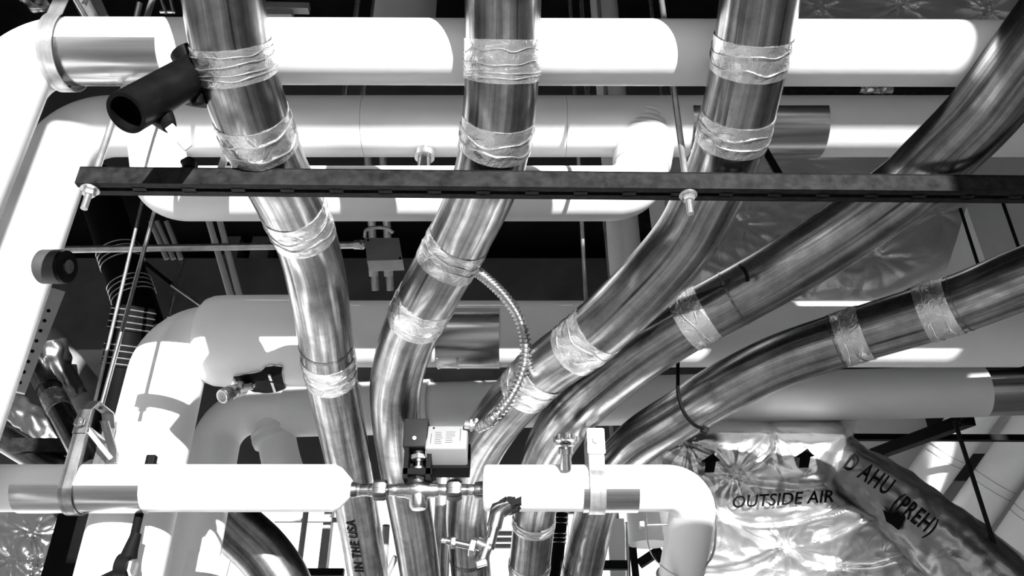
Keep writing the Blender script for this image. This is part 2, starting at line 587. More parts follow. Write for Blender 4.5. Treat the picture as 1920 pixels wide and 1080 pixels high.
def arc_sub(path, p0, p1, step=.004):
    """resampled sub-path between the points nearest to two pixels."""
    def fpar(x, y):
        bi, bt, bd = 0, 0, 1e18
        for i in range(len(path) - 1):
            a = proj(path[i])
            b = proj(path[i + 1])
            dx, dy = b[0] - a[0], b[1] - a[1]
            t = max(0, min(1, ((x - a[0]) * dx + (y - a[1]) * dy) / (dx * dx + dy * dy + 1e-9)))
            d = (a[0] + dx * t - x) ** 2 + (a[1] + dy * t - y) ** 2
            if d < bd: bi, bt, bd = i, t, d
        return bi + bt
    s, e_ = fpar(*p0), fpar(*p1)
    if s > e_: s, e_ = e_, s
    def at(q):
        i = min(len(path) - 2, int(q))
        return path[i].lerp(path[i + 1], q - i)
    n = max(3, int((at(e_) - at(s)).length / step))
    return [at(s + (e_ - s) * k / n) for k in range(n + 1)]
cu_label = {
    1: 'leftmost of the five big copper pipes, swinging down past the black foam-covered valve',
    2: 'second big copper pipe from the left, curving down behind the valve actuator box',
    3: 'middle one of the five big copper pipes, its lower part behind the flexible conduit loop',
    4: 'fourth big copper pipe from the left, sweeping up to the top right corner',
    5: 'rightmost big copper pipe, bending low with a black cable tie round it'}
CU = {}
for k in range(1, 6):
    p = CP[k]
    CU[k] = thing('copper_pipe', p[len(p) // 2], cu_label[k], 'pipe')
    ends = [p[0] + (p[0] - p[1]).normalized() * (.7 if k < 4 else .9)], [p[-1] + (p[-1] - p[-2]).normalized() * .5]
    part('pipe_body', tube(ends[0] + p + ends[1], RC, 48), 'copper', CU[k])
def tape(k, p0, p1, seed, label=None, mat='tape', grow=.0012):
    sp = arc_sub(CP[k], p0, p1)
    L = sum((sp[i + 1] - sp[i]).length for i in range(len(sp) - 1))
    def wob(s, a):
        n = noise.noise(V((math.cos(a) * 2.2 + seed, math.sin(a) * 2.2, s * 60)))
        n2 = noise.noise(V((math.cos(a) * 5 + seed, math.sin(a) * 5 + s * 40, s * 160 + seed)))
        return max(0, n * .0022 + n2 * .0012)
    tp = part('tape_band', tube(sp, RC + grow, 64, True, wob), mat, CU[k], label)
    # raised folds where the tape is lapped
    fr = frames(sp)
    for q in range(2):
        pts = []
        ph = seed * 1.7 + q * 2.1
        for j in range(73):
            a = 2 * PI * j / 72
            u = (.35 + .35 * q) + .08 * math.sin(a + ph) + .16 * noise.noise(V((math.cos(a) * 1.6 + ph, math.sin(a) * 1.6, q)))
            i = max(0, min(.999, u)) * (len(sp) - 1)
            i_, f_ = int(i), i - int(i)
            c = sp[i_].lerp(sp[min(i_ + 1, len(sp) - 1)], f_)
            pts.append(c + (fr[i_][1] * math.cos(a) + fr[i_][2] * math.sin(a)) * (RC + grow + .0009))
        part('tape_fold', tube(pts, [.0007 + .0006 * noise.noise(V((j * .4, seed, q))) for j in range(73)], 6), 'tape_fold', tp)
    return tp
tape(1, (433, 78), (438, 118), 1)
tape(1, (437, 112), (446, 142), 11)
tape(1, (473, 212), (492, 272), 2, 'crinkled silvery tape band')
tape(1, (546, 385), (571, 440), 3)
tape(1, (622, 662), (624, 706), 4)
tape(2, (943, 72), (942, 125), 5)
tape(2, (942, 120), (941, 146), 15)
tape(2, (934, 218), (928, 275), 6)
tape(2, (862, 445), (838, 500), 7)
tape(2, (800, 558), (780, 600), 8)
tape(3, (1414, 66), (1404, 128), 9)
tape(3, (1384, 208), (1370, 262), 10)
tape(3, (1125, 615), (1078, 655), 12)
tape(3, (1025, 690), (985, 730), 13)
tape(4, (1330, 585), (1285, 610), 14)
tape(4, (1002, 968), (1000, 988), 21)
tape(4, (994, 1052), (993, 1068), 22)
tape(5, (1790, 572), (1730, 590), 16)
tape(5, (1625, 622), (1575, 638), 17)
def scrib(k, p, lab, grow=.0006, w=.0016):
    i = arc_sub(CP[k], p, (p[0] + 2, p[1] + 2))
    sp = arc_sub(CP[k], p, p)
    c = sp[0]
    T = (arc_sub(CP[k], p, (p[0] + 6, p[1] + 6))[-1] - c)
    return c
# seam rings on the copper
def seam(k, p0, p1):
    sp = arc_sub(CP[k], p0, p1, .001)
    part('joint_ring', tube(sp, RC + .0009, 56), 'copper_dark', CU[k])
seam(1, (616, 640), (616.5, 644))
seam(4, (1378, 558), (1374, 560))
seam(3, (880, 1040), (880, 1046))
seam(5, (1800, 569), (1803, 568))
seam(5, (1571, 640), (1568, 641))
seam(5, (1093, 1062), (1092, 1068))
# stencilled writing on the first copper pipe
def on_pipe(path, c_px, roll, flip=1):
    i0 = near(path, *c_px)
    def fn(x, y):
        # x runs up the pipe (against the path direction), y round it
        i, rem = i0, x
        while rem > 0 and i > 1:
            l = (path[i] - path[i - 1]).length
            if l > rem: break
            rem -= l
            i -= 1
        while rem < 0 and i < len(path) - 2:
            rem += (path[i + 1] - path[i]).length
            i += 1
        T = (path[i + 1] - path[i - 1]).normalized()
        base = path[i] - T * rem
        q = CAM - base
        N = (q - T * q.dot(T)).normalized()
        Bn = T.cross(N)
        a = roll + flip * y / RC
        return base + (N * math.cos(a) + Bn * math.sin(a)) * (RC + .0022)
    return fn
v_, f_ = text_mesh('IN THE USA', .0375, on_pipe(CP[1], (668, 993), .36, .9), 0, 1.12, .0008)
part('lettering', MB().add(v_, f_), 'ink', CU[1], 'black stencilled words IN THE USA', smooth=False)

# ================================================================== TRAPEZE STRUT
ZT = 2.342
ta, tb = Wz(150, 312, ZT), Wz(2600, 335, ZT)
tb.z = ZT
TX = (tb - ta).normalized()
TY = V((-TX.y, TX.x, 0)).normalized()   # away from the camera
TH, TD = .030, .030
tr = thing('strut_channel', ta.lerp(tb, .5), 'long dark slotted steel channel crossing the photo under the copper pipes', 'channel')
L_ = (tb - ta).length
mb = MB()
def tr_box(s0, s1, y0, y1, z0, z1):
    c = ta + TX * ((s0 + s1) / 2) + TY * ((y0 + y1) / 2) + V((0, 0, (z0 + z1) / 2))
    return box(c, TX * (s1 - s0) / 2, TY * (y1 - y0) / 2, V((0, 0, (z1 - z0) / 2)))
mb.add(*tr_box(0, L_, 0, .0025, -TH, 0))
mb.add(*tr_box(0, L_, TD - .0025, TD, -TH, 0))
mb.add(*tr_box(0, L_, 0, .010, -.0025, 0))
mb.add(*tr_box(0, L_, TD - .010, TD, -.0025, 0))
# slotted base of the channel
mb.add(*tr_box(0, L_, .0025, .011, -TH, -TH + .0025))
mb.add(*tr_box(0, L_, TD - .011, TD - .0025, -TH, -TH + .0025))
s = .006
while s < L_:
    mb.add(*tr_box(s, s + .020, .009, TD - .009, -TH, -TH + .0025))
    s += .072
part('channel_body', mb, 'channel', tr, smooth=False)
def trapeze_rod(px, label, toppx=None):
    """rod down through the channel at pixel column px on the bottom face."""
    b = Wz(px, 350, ZT - TH)
    s_ = (b - ta).dot(TX)
    c = ta + TX * s_ + TY * (TD / 2)
    base = V((c.x, c.y, ZT - TH))
    t = thing('threaded_rod', base, label, 'rod')
    part('rod', cyl(V((c.x, c.y, ZT - TH - .035)), V((c.x, c.y, Z_C)), .0050, None, 14), 'galv', t)
    part('washer', cyl(base - V((0, 0, .0022)), base, .0135, None, 28), 'galv', t)
    part('nut', hexnut(base - V((0, 0, .007)), (0, 0, 1), .0095, .009), 'galv', t)
trapeze_rod(166, 'threaded rod with washer and nut at the left end of the dark slotted channel')
trapeze_rod(1295, 'threaded rod with washer and nut through the channel beside the middle copper pipe')

# ================================================================== WHITE PIPES A, B, C (upper rows)
def arc_wob(amp, seed, sc=6):
    return lambda s, a: amp * noise.noise(V((math.cos(a) * 1.5 + seed, math.sin(a) * 1.5, s * sc)))
DA = 1.225
A0 = W(46, 95, DA)
A1 = Wz(2150, 101.5, A0.z)
A1 = A0 + (A1 - A0) * 1.7
RA = 61 * DA / F_PX
pA = thing('insulated_pipe', A0, 'highest white insulated pipe across the top, turning down at the far left', 'pipe')
pthA = fillet([A1, A0, V((A0.x, A0.y, .0))], RA * 1.45, 14)
part('jacket', tube(pthA, RA, 48), 'white', pA)
def on_line(a, b, px):
    """point of segment a-b projecting to pixel column px"""
    lo, hi = 0., 1.
    s = proj(b)[0] > proj(a)[0]
    for _ in range(40):
        m = (lo + hi) / 2
        if (proj(a.lerp(b, m))[0] < px) == s: lo = m
        else: hi = m
    return a.lerp(b, lo)
part('shield', half_sleeve(on_line(A0, A1, 128), on_line(A0, A1, 318), RA + .001, -24, -150), 'saddle', pA, 'galvanised half-round shield')
def ring_wrap(name, c, T, R, w, t, parent, mat='galv', top=None, seg=48, a0=0, a1=2 * PI, xs=None):
    """flat band bent round an axis T."""
    T = V(T).normalized()
    u = V((0, 0, 1))
    u = (u - T * u.dot(T)).normalized()
    s_ = T.cross(u)
    pts, nr = [], []
    for i in range(seg + 1):
        a = a0 + (a1 - a0) * i / seg
        d = u * math.cos(a) + s_ * math.sin(a)
        pts.append(c + d * R)
        nr.append(d)
    return part(name, strap(pts, nr, T * w, t), mat, parent)
# clevis band round the top pipe
c = on_line(A0, A1, 124)
hA = thing('clevis_hanger', c, 'wide galvanised band hanger round the highest white pipe at top left', 'hanger')
cz = c - V((0, 0, .004))
Rr = RA + .007
pts, nr = [], []
n = 50
for i in range(n + 1):
    a = math.radians(60 + 240 * i / n)
    d = V((0, math.sin(a), math.cos(a)))
    pts.append(cz + d * Rr)
    nr.append(d)
top0 = pts[0] + V((0, -.003, .08))
top1 = pts[-1] + V((0, .003, .08))
part('band', strap([top0] + pts + [top1], [nr[0]] + nr + [nr[-1]], V((.023, 0, 0)), .002), 'galv_light', hA)
part('clevis_bolt', cyl(top0 + V((0, .02, -.015)), top1 + V((0, -.02, -.015)), .004), 'galv', hA)
part('clevis_yoke', abox(c.x - .0115, c.x + .0115, c.y - .055, c.y + .055, c.z + .105, c.z + .109), 'galv', hA)
part('rod', cyl(V((c.x, c.y, c.z + .100)), V((c.x, c.y, Z_C)), .004), 'galv', hA)

DB = 1.96
B0 = W(128, 237, DB)
B1 = Wz(2150, 237, B0.z)
B1 = B0 + (B1 - B0) * 1.4
RB = 57 * DB / F_PX
pB = thing('insulated_pipe', B0, 'second white insulated pipe from the top, half shaded, turning down at left inside the first', 'pipe')
part('jacket', tube(fillet([B1, B0, V((B0.x, B0.y, 0.0))], RB * 1.5, 14), RB, 48), 'white', pB)
part('shield', half_sleeve(on_line(B0, B1, 1288), on_line(B0, B1, 1534), RB + .001, -2, -170), 'saddle', pB, 'dark galvanised half-round shield')
for px in (685, 1060):
    c = on_line(B0, B1, px)
    part('jacket_seam', ring_torus(c, (1, 0, 0), RB + .0001, .0006, 48, 6), 'grey_paint', pB)

yC = B0.y
C0 = Wy(306, 363, yC)
C1 = Wy(1196, 363, yC)
C1.z = C0.z
RCc = .0642
Ca = V((on_line(B0, B1, 290).x, yC - .005, B0.z))
Cb = V((on_line(B0, B1, 1212).x, yC, B0.z))
pC = thing('insulated_pipe', C0, 'white bypass pipe looped below the second pipe, ends bending up behind the dark channel', 'pipe')
part('jacket', tube(fillet([Ca, C0, C1, Cb], RCc * 1.25, 14), RCc, 44), 'white', pC)
k = Cb.lerp(C1, .38)
def wr(s, a): return .0014 * math.sin(s * 480 + 1.5 * math.sin(a * 2)) + .002 * noise.noise(V((math.cos(a) * 2, math.sin(a) * 2, s * 40)))
part('neck_wrap', tube([Cb.lerp(C1, t) for t in [i / 60 * .62 for i in range(61)]], [RCc + .003 + .008 * (1 - i / 60) for i in range(61)], 48, True, wr), 'white_cloth', pC, 'wrinkled white cloth neck')

# ================================================================== BLACK FOAM VALVE
vb = thing('valve_assembly', W(290, 180, 1.07), 'black foam-covered valve with a pale lever tag beside the leftmost copper pipe', 'valve')
a = W(372, 135, 1.12)
b = W(236, 212, .99)
rv = .0268
ax_ = (b - a).normalized()
mb = MB()
nn = 36
pth = [a.lerp(b, i / 10) for i in range(11)]
mb.add(*tube(pth, rv, 40, False))
inner = tube(pth[::-1], rv * .80, 40, False)
mb.add(*inner)
# rim between outer and inner
ro = tube([b, b + ax_ * .0005], rv, 40, False)[0][:40]
ri = tube([b, b + ax_ * .0005], rv * .80, 40, False)[0][:40]
o_ = len(mb.v)
mb.v += ro + ri
for q in range(40):
    mb.f.append([o_ + q, o_ + (q + 1) % 40, o_ + 40 + (q + 1) % 40, o_ + 40 + q])
    mb.uv.append([(0, 0)] * 4)
part('foam_sleeve', mb, 'black_foam', vb)
part('valve_body', cyl(a.lerp(b, .15), a.lerp(b, .80), rv * .78), 'black', vb)
part('tee_sleeve', tube(fillet([W(346, 98, 1.125), W(372, 140, 1.12), W(368, 196, 1.12)], .02), .0205, 28), 'black_foam', vb)
part('split_seam', tube([p + (V((0, -.35, 1)) - ax_ * V((0, -.35, 1)).dot(ax_)).normalized() * rv * 1.0 for p in pth], .0012, 8), 'black', vb)
part('drip_collar', tube([W(362, 150, 1.10), W(371, 195, 1.10)], [.012, .008], 20), 'black', vb)
part('lever_stem', tube(catmull([W(292, 205, 1.05), W(308, 225, 1.04), W(318, 238, 1.03)]), [.019 - .010 * i / 24 for i in range(25)], 20), 'black_foam', vb)
la, lb = W(316, 236, 1.03), W(352, 276, 1.02)
lev = part('lever', bevel(beam(la, lb, .0125, .003, (CAM - la).normalized()), .0015), 'plastic_white', vb, 'pale lever tab')
part('lever_tip', bevel(beam(la.lerp(lb, .62), lb + (lb - la) * .06, 0.013, .004, (CAM - la).normalized()), .002), 'grey_paint', lev)

# ================================================================== LOWER WHITE PIPES D and E
DD = 1.60
D0 = W(-140, 912, DD)
D1 = W(660, 918, DD)
D0.z = D1.z = (D0.z + D1.z) / 2
D0.y = D1.y = (D0.y + D1.y) / 2
RD = 43.5 * DD / F_PX
pD = thing('insulated_pipe', D0.lerp(D1, .5), 'bright white pipe at lower left with a tapered end meeting the brass valve', 'pipe')
De = on_line(D0, D1, 628)
part('jacket', tube([D0, De], RD, 48), 'white', pD)
part('end_taper', tube_raw([De - V((.002, 0, 0)), De + V((.012, 0, 0)), D1], [RD, RD * .86, RD * .34], V((1, 0, 0)), 48), 'white', pD)
part('shield', half_sleeve(on_line(D0, D1, 44), on_line(D0, D1, 279), RD + .001, -10, -150), 'saddle', pD, 'galvanised half-round shield')
E0 = W(912, 915, DD)
Ec = W(1306, 915, DD)
E0.z = Ec.z = D0.z
E0.y = Ec.y = D0.y
Ed = W(1268, 1130, 1.66)
RE = RD * .985
pE = thing('insulated_pipe', Ec, 'bright white pipe right of the brass valve, turning down at its right end', 'pipe')
pthE = fillet([E0, Ec, Ed], RE * 1.15, 14)
rr = [RE] * len(pthE)
part('jacket', tube([E0 - V((.006, 0, 0)), E0 - V((.003, 0, 0))] + pthE, [RE * .86, RE * .96] + rr, 48), 'white', pE)
part('shield', half_sleeve(on_line(E0, Ec, 1092), on_line(E0, Ec, 1193), RE + .001, -18, -150), 'saddle', pE, 'galvanised half-round shield')
part('end_ring', ring_torus(Ed.lerp(Ec, .22), (Ec - Ed), RE + .001, .004, 40, 8), 'galv', pE)
# torn hole with black foam at the underside of E
tornc = on_line(E0, Ec, 952) + V((0, -RE * .52, -RE * .90))
tm = MB()
for i in range(14):
    cc = tornc + V((random.uniform(-.026, .024), random.uniform(-.012, .008), random.uniform(-.010, .010)))
    tm.add(*box(cc, V((random.uniform(.006, .012), 0, .004)), V((.002, random.uniform(.004, .01), 0)), V((.002, 0, random.uniform(.005, .009)))))
part('torn_foam', tm, 'black', pE, 'black foam showing through a torn jacket', smooth=False)

# hanger on D : clevis with spreader
ch = on_line(D0, D1, 148)
hD = thing('clevis_hanger', ch, 'shiny clevis hanger holding the lower left white pipe', 'hanger')
zt = W(185, 770, DD).z
zb = W(190, 800, DD).z
pts, nr = [], []
Rr = RD + .004
for i in range(41):
    a = math.radians(105 + 150 * i / 40)
    d = V((0, math.sin(a), math.cos(a)))
    pts.append(ch + d * Rr * V((1, 1, 1)).length / math.sqrt(3))
    nr.append(d)
# the band's legs go up from both sides of the pipe to the bolt
ul = V((ch.x, ch.y + Rr, ch.z + .11))
ur = V((ch.x, ch.y - Rr, ch.z + .11))
part('band', strap([ul] + pts + [ur], [nr[0]] + nr + [nr[-1]], V((.026, 0, 0)), .003), 'galv_dark', hD)
y0, y1 = ch.y - Rr - .004, ch.y + Rr + .004
zz = ch.z + .115
yk = [V((ch.x, y0, zz - .02)), V((ch.x, y0, zz + .03)), V((ch.x, y0 + .022, zz + .055)), V((ch.x, y1 - .022, zz + .055)), V((ch.x, y1, zz + .03)), V((ch.x, y1, zz - .02))]
yn = [V((0, -1, 0)), V((0, -1, 0)), V((0, -.7, .7)), V((0, .7, .7)), V((0, 1, 0)), V((0, 1, 0))]
part('clevis_yoke', strap(yk, yn, V((.026, 0, 0)), .003), 'galv_dark', hD)
part('clevis_bolt', cyl(V((ch.x, y0 - .016, zz)), V((ch.x, y1 + .016, zz)), .0055), 'galv_dark', hD)
part('nut', hexnut(V((ch.x, y0 - .010, zz)), (0, 1, 0), .011, .008), 'galv_dark', hD)
part('rod', cyl(V((ch.x, ch.y, zz + .05)), V((ch.x, ch.y, Z_C)), .005), 'galv_dark', hD)
# second clevis just behind it, seen at an angle (its leg runs down to the right)
lg = MB()
lg.add(*beam(W(160, 800, 1.62), W(208, 860, 1.62), .006, .008))
part('brace_leg', lg, 'galv_dark', hD, smooth=False)
lg = strap([W(186, 790, 1.66), W(196, 790, 1.66), W(212, 845, 1.68), W(212, 868, 1.68)], [V((0, -1, 0))] * 4, V((.018, 0, 0)), .003)
part('side_strap', lg, 'galv_dark', hD)

# strap hanger on E
hE = thing('strap_hanger', on_line(E0, Ec, 1120), 'flat pale strap hanger with its rod holding the lower right white pipe', 'hanger')
cE = on_line(E0, Ec, 1117)
top = W(1116, 778, DD - .06)
sw = .031
pts, nr = [], []
Rr = RE + .003
for i in range(33):
    a = math.radians(-62 - 190 * i / 32)
    d = V((0, math.sin(a), math.cos(a)))
    pts.append(cE + d * Rr)
    nr.append(d)
fr_top = V((cE.x, cE.y - Rr * .86 - .004, top.z))
bk_top = V((cE.x, cE.y + Rr * .80, top.z))
part('band', strap([fr_top] + pts + [bk_top], [V((0, -1, 0))] + nr + [V((0, 1, 0))], V((sw, 0, 0)), .003), 'galv_light', hE)
part('top_plate', abox(cE.x - sw / 2, cE.x + sw / 2, fr_top.y - .003, bk_top.y + .003, top.z - .001, top.z + .003), 'galv', hE)
part('bolt', hexnut(fr_top + V((0, -.008, -.024)), (0, 1, 0), .008, .008), 'galv', hE)
part('lock_plate', abox(cE.x - sw / 2 - .002, cE.x + sw / 2 + .002, fr_top.y - .007, fr_top.y - .002, top.z - .05, top.z), 'galv_light', hE)
part('rod', cyl(V((cE.x, cE.y, top.z)), V((cE.x, cE.y, Z_C)), .005), 'galv', hE)
# ring hanger round the vertical leg of E
cR = W(1284, 1010, 1.66)
hR = thing('ring_hanger', cR, 'thin bright strap ring round the down-turned end of the lower right white pipe', 'hanger')
rp_ = catmull([W(1214, 958, 1.62), W(1214, 1010, 1.61), W(1232, 1052, 1.60), W(1285, 1082, 1.60), W(1330, 1050, 1.62), W(1342, 1000, 1.65), W(1340, 965, 1.68)], 8)
part('ring', strap(rp_, [(p - cR).normalized() for p in rp_], V((.0, .010, .004)), .0022), 'galv', hR)
part('bolt', cyl(W(1200, 985, 1.62), W(1256, 983, 1.62), .0025), 'galv', hR)
part('nut', hexnut(W(1203, 984, 1.62), (1, 0, 0), .010, .010), 'galv', hR)

# ================================================================== BRASS VALVE BETWEEN D AND E, WITH ACTUATOR
yV = D0.y
def P(px, py, dy=0.0): return Wy(px, py, yV + dy)
cv = P(785, 919)
va = thing('control_valve', cv, 'brass valve body with pipe unions between the two lower white pipes', 'valve')
def row(y): return P(785, y).z
zc = cv.z
def hx(px): return V((P(px, 919).x, yV, zc))
k = DD / F_PX
def lat(p0, p1, prof): return tube_raw([hx(p0).lerp(hx(p1), t) for t, _ in prof], [r * k for _, r in prof], V((1, 0, 0)), 28)
part('valve_body', MB().add(*lat(745, 822, [(0, 13), (.2, 14), (.35, 19), (.5, 21), (.65, 19), (.8, 14), (1, 13)])).add(*pipe_lathe(P(785, 955), P(783, 895), [(0, 13 * k), (.1, 17 * k), (.5, 18 * k), (1, 14 * k)])), 'brass', va)
part('drain_cap', pipe_lathe(P(783, 952), P(783, 932), [(0, 9 * k), (.2, 14 * k), (1, 15 * k)]), 'brass', va)
for q, (p0, p1, r) in enumerate(((660, 678, 12), (690, 712, 12), (728, 748, 11), (818, 842, 11), (872, 892, 11))):
    part('nipple', lat(p0, p1, [(0, r * .86), (.1, r), (.9, r), (1, r * .86)]), 'brass' if q != 1 else 'copper', va)
part('union_nut', tube_raw([hx(700), hx(704), hx(722), hx(726)], [17 * k, 20 * k, 20 * k, 17 * k], V((1, 0, 0)), 6), 'copper_dark', va)
part('union_nut', tube_raw([hx(838), hx(844), hx(860), hx(866)], [17 * k, 21 * k, 21 * k, 17 * k], V((1, 0, 0)), 6), 'copper_dark', va, 'dark union nut')
part('union_tail', lat(672, 700, [(0, 9), (.2, 11), (1, 11)]), 'copper', va)
part('union_tail', lat(862, 878, [(0, 11), (1, 11)]), 'copper', va)
part('reducer', lat(890, 916, [(0, 14), (.3, 16), (.8, 16), (1, 10)]), 'copper_dark', va)
part('reducer', lat(655, 672, [(0, 10), (.3, 15), (.8, 14), (1, 11)]), 'copper_dark', va)
part('tube_link', lat(650, 920, [(0, 7), (1, 7)]), 'copper', va)
part('bonnet_nut', pipe_lathe(P(783, 904), P(783, 892), [(0, 22 * k), (1, 20 * k)], 6), 'brass', va)
# actuator yoke and box
ac = thing('valve_actuator', P(800, 850), 'black valve actuator with a white labelled box on its right side', 'actuator')
yk = MB()
def slab(x0, x1, y0, y1, d0, d1):
    a, b = P(x0, y1, 0), P(x1, y0, 0)
    return abox(a.x, b.x, yV + d0, yV + d1, a.z, b.z)
yk.add(*slab(758, 770, 847, 905, -.030, .022))
yk.add(*slab(800, 812, 847, 905, -.030, .022))
yk.add(*slab(758, 812, 886, 897, -.030, .022))
yk.add(*slab(764, 806, 847, 895, .010, .022))
part('yoke', yk, 'black', ac, smooth=False)
ycap = part('yoke_cap', bevel(slab(758, 806, 795, 848, -.034, .024), .003), 'plastic_grey', ac, 'dark grey front cover')
part('screw', cyl(P(777, 821, -.038), P(777, 821, -.033), .004), 'galv', ycap)
part('stem', pipe_lathe(P(785, 898, -.006), P(785, 848, -.006), [(0, 9 * k), (.2, 9 * k), (.25, 15 * k), (.4, 15 * k), (.42, 6 * k), (.6, 6 * k), (.62, 8 * k), (.9, 8 * k), (1, 12 * k)]), 'brass', ac)
part('stem_collar', pipe_lathe(P(785, 862, -.006), P(785, 854, -.006), [(0, 15 * k), (1, 15 * k)], 6), 'galv', ac)
# the white cover box : we see its lower front; it leans back towards us
q0 = P(796, 840, -.045)
bx = V((P(875, 840, -.045).x - q0.x, 0, 0))
bu = V((0, .028, .058))      # leaning face (label side)
bn = V((0, .050, -.022))     # depth
bc = q0 + bx / 2 + bu / 2 + bn / 2
fcn = bx.normalized().cross(bu.normalized())
acov = part('actuator_cover', bevel(box(bc, bx / 2, bu / 2, bn / 2), .005, 4), 'plastic_pale', ac, 'white cover box with a printed label')
part('actuator_base', bevel(box(bc + bn * .72 + V((.004, 0, -.004)), bx * .5, bu * .52, bn * .30), .003), 'black', ac)
tm = MB()
nf = V((0, -bu.z, bu.y)).normalized() if True else None
def lab(x, y): return q0 + bx * x + bu * y + nf * .0008
def lab_rect(x0, x1, y0, y1):
    return [lab(x0, y0), lab(x1, y0), lab(x1, y1), lab(x0, y1)], [[0, 1, 2, 3]]
tm.add(*lab_rect(.12, .135, .18, .62))
for i in range(7): tm.add(*lab_rect(.22, .22 + random.uniform(.14, .20), .66 - i * .08, .675 - i * .08))
for i in range(6): tm.add(*lab_rect(.48, .48 + random.uniform(.12, .24), .68 - i * .09, .695 - i * .09))
tm.add(*lab_rect(.82, .835, .30, .85))
part('label_print', tm, 'ink_grey', acov, smooth=False)
part('label_dot', cyl(lab(.17, .86), lab(.17, .86) + nf * .0006, .0022), 'black', acov)
# connector + flexible conduit
cn = P(880, 797, -.03)
fx = thing('flexible_conduit', cn, 'ribbed steel flexible conduit looping from the actuator box up behind the second copper pipe', 'conduit')
fpts = [P(898, 801, -.03), W(925, 784, 1.50), W(958, 744, 1.52), W(980, 695, 1.53), W(985, 645, 1.54), W(974, 598, 1.55), W(948, 558, 1.57), W(918, 528, 1.60), W(888, 505, 1.64), W(850, 480, 1.70)]
fp = catmull(fpts, 60)
L = [0]
for i in range(1, len(fp)): L.append(L[-1] + (fp[i] - fp[i - 1]).length)
rad = [.0094 + .0022 * math.sin(2 * PI * l / .0090) for l in L]
part('ribbed_hose', tube(fp, rad, 18), 'flex', fx)
part('connector', MB().add(*cyl(P(872, 796, -.03), P(892, 799, -.03), .009)).add(*hexnut(P(884, 797, -.03), (1, 0, 0), .014, .006)), 'galv', fx)
part('connector_screw', cyl(P(893, 786, -.034), P(894, 796, -.034), .0045), 'galv', fx)

# drain line under E
dr = thing('drain_valve', P(925, 1010, -.03), 'small copper and brass drain line hanging below the lower right white pipe', 'valve')
part('elbow_pipe', tube(fillet([P(960, 948, -.02), P(933, 962, -.04), P(916, 1030, -.04)], .016), .0105, 24), 'copper', dr)
part('elbow_fitting', tube(fillet([P(950, 952, -.028), P(933, 961, -.04), P(926, 990, -.04)], .015), .0145, 24), 'copper', dr)
part('collar', cyl(P(927, 986, -.04), P(925, 992, -.04), .0125), 'brass', dr)
part('side_body', MB().add(*cyl(P(895, 1018, -.04), P(920, 1030, -.04), .0125)).add(*cyl(P(917, 1012, -.04), P(902, 1056, -.045), .011)), 'brass', dr)
part('side_nut', hexnut(P(887, 1026, -.04), (P(905, 1030) - P(880, 1024)), .0185, .012), 'brass', dr)
part('side_arm', cyl(P(838, 1014, -.04), P(884, 1024, -.04), .0075), 'copper', dr)
part('arm_tip', cyl(P(828, 1013, -.04), P(840, 1015, -.04), .0045), 'galv', dr)
part('arm_collar', hexnut(P(850, 1017, -.04), (1, 0, 0), .012, .010), 'brass', dr)
part('wing_cap', bevel(box(P(903, 1056, -.05), V((.010, 0, .003)), V((0, .006, 0)), V((-.002, 0, .006))), .002), 'brass', dr)

# gauge-like handwheel on a stem behind E
hw = thing('balancing_valve', W(1060, 850, 1.58), 'small stem with a round knob standing on the lower right white pipe', 'valve')
part('stem', pipe_lathe(W(1062, 880, 1.57), W(1060, 832, 1.57), [(0, .011), (.6, .010), (.62, .014), (.85, .014), (.86, .006), (1, .006)]), 'brass', hw)
kb = W(1061, 825, 1.57)
mb = MB()
mb.add(*tube_raw([kb - V((0, 0, .007)), kb - V((0, 0, .003)), kb + V((0, 0, .006)), kb + V((0, 0, .010))], [.014, .022, .021, .012], V((0, 0, 1)), 20))
for i in range(8):
    a = 2 * PI * i / 8
    mb.add(*cyl(kb + V((math.cos(a) * .020, math.sin(a) * .020, -.004)), kb + V((math.cos(a) * .020, math.sin(a) * .020, .006)), .0045, None, 8))
part('knob', mb, 'copper', hw)

# ================================================================== MIDDLE WHITE PIPES F and G
DF = 1.92
F0 = W(300, 640, DF)
F1 = W(700, 632, DF)
RFh = .0803
F2 = Wz(1905, 624, W(1400, 626, DF).z)
yF = F0.y
Fr = thing('insulated_pipe', W(400, 640, DF), 'fat white pipe rising at lower left and running right behind the copper pipes', 'pipe')
RRs = .0857
Fc = Wy(322, 662, yF)
Fh = Wy(1904, 622, yF)
Fs = Wy(660, 626, yF)
Fh.z = Fs.z
Fc2 = V((Fc.x, yF, Fs.z - .02))
part('riser_jacket', tube(fillet([V((Fs.x - .1, yF, Fs.z - .02)), Fc2, V((Fc.x, yF, 0))], RRs * 1.05, 14), RRs, 48), 'white', Fr)
bl = Wy(386, 640, yF)
be = Wy(640, 640, yF)
RT_ = 86 * DF / F_PX
zc_ = Fs.z - .018
def fit_w(s, a): return .0022 * noise.noise(V((math.cos(a) * 1.2, math.sin(a) * 1.2, s * 8)))
fl = []
fr_ = []
for t, r in ((0, .84), (.03, .93), (.08, .985), (.15, 1), (.5, 1), (.85, 1), (.92, .97), (1, .9)):
    fl.append(V((bl.x + (be.x - bl.x) * t, yF, zc_)))
    fr_.append(RT_ * r)
part('tee_cover', tube(fl, fr_, 56, True, fit_w), 'white', Fr, 'bulging white tee cover')
part('run_jacket', tube([V((Fs.x - .06, yF, Fs.z)), Fh], RFh, 48), 'white', Fr)
FX = lambda px: V((Wy(px, 625, yF).x, yF, Fs.z))
shF = part('shield', half_sleeve(FX(822), FX(937), RFh + .0015, 20, -170), 'saddle', Fr, 'galvanised half-round shield')
part('shield_clip', MB().add(*half_sleeve(FX(858), FX(863), RFh + .003, -70, -110)).add(*half_sleeve(FX(822), FX(826), RFh + .003, -70, -130)), 'galv', shF)
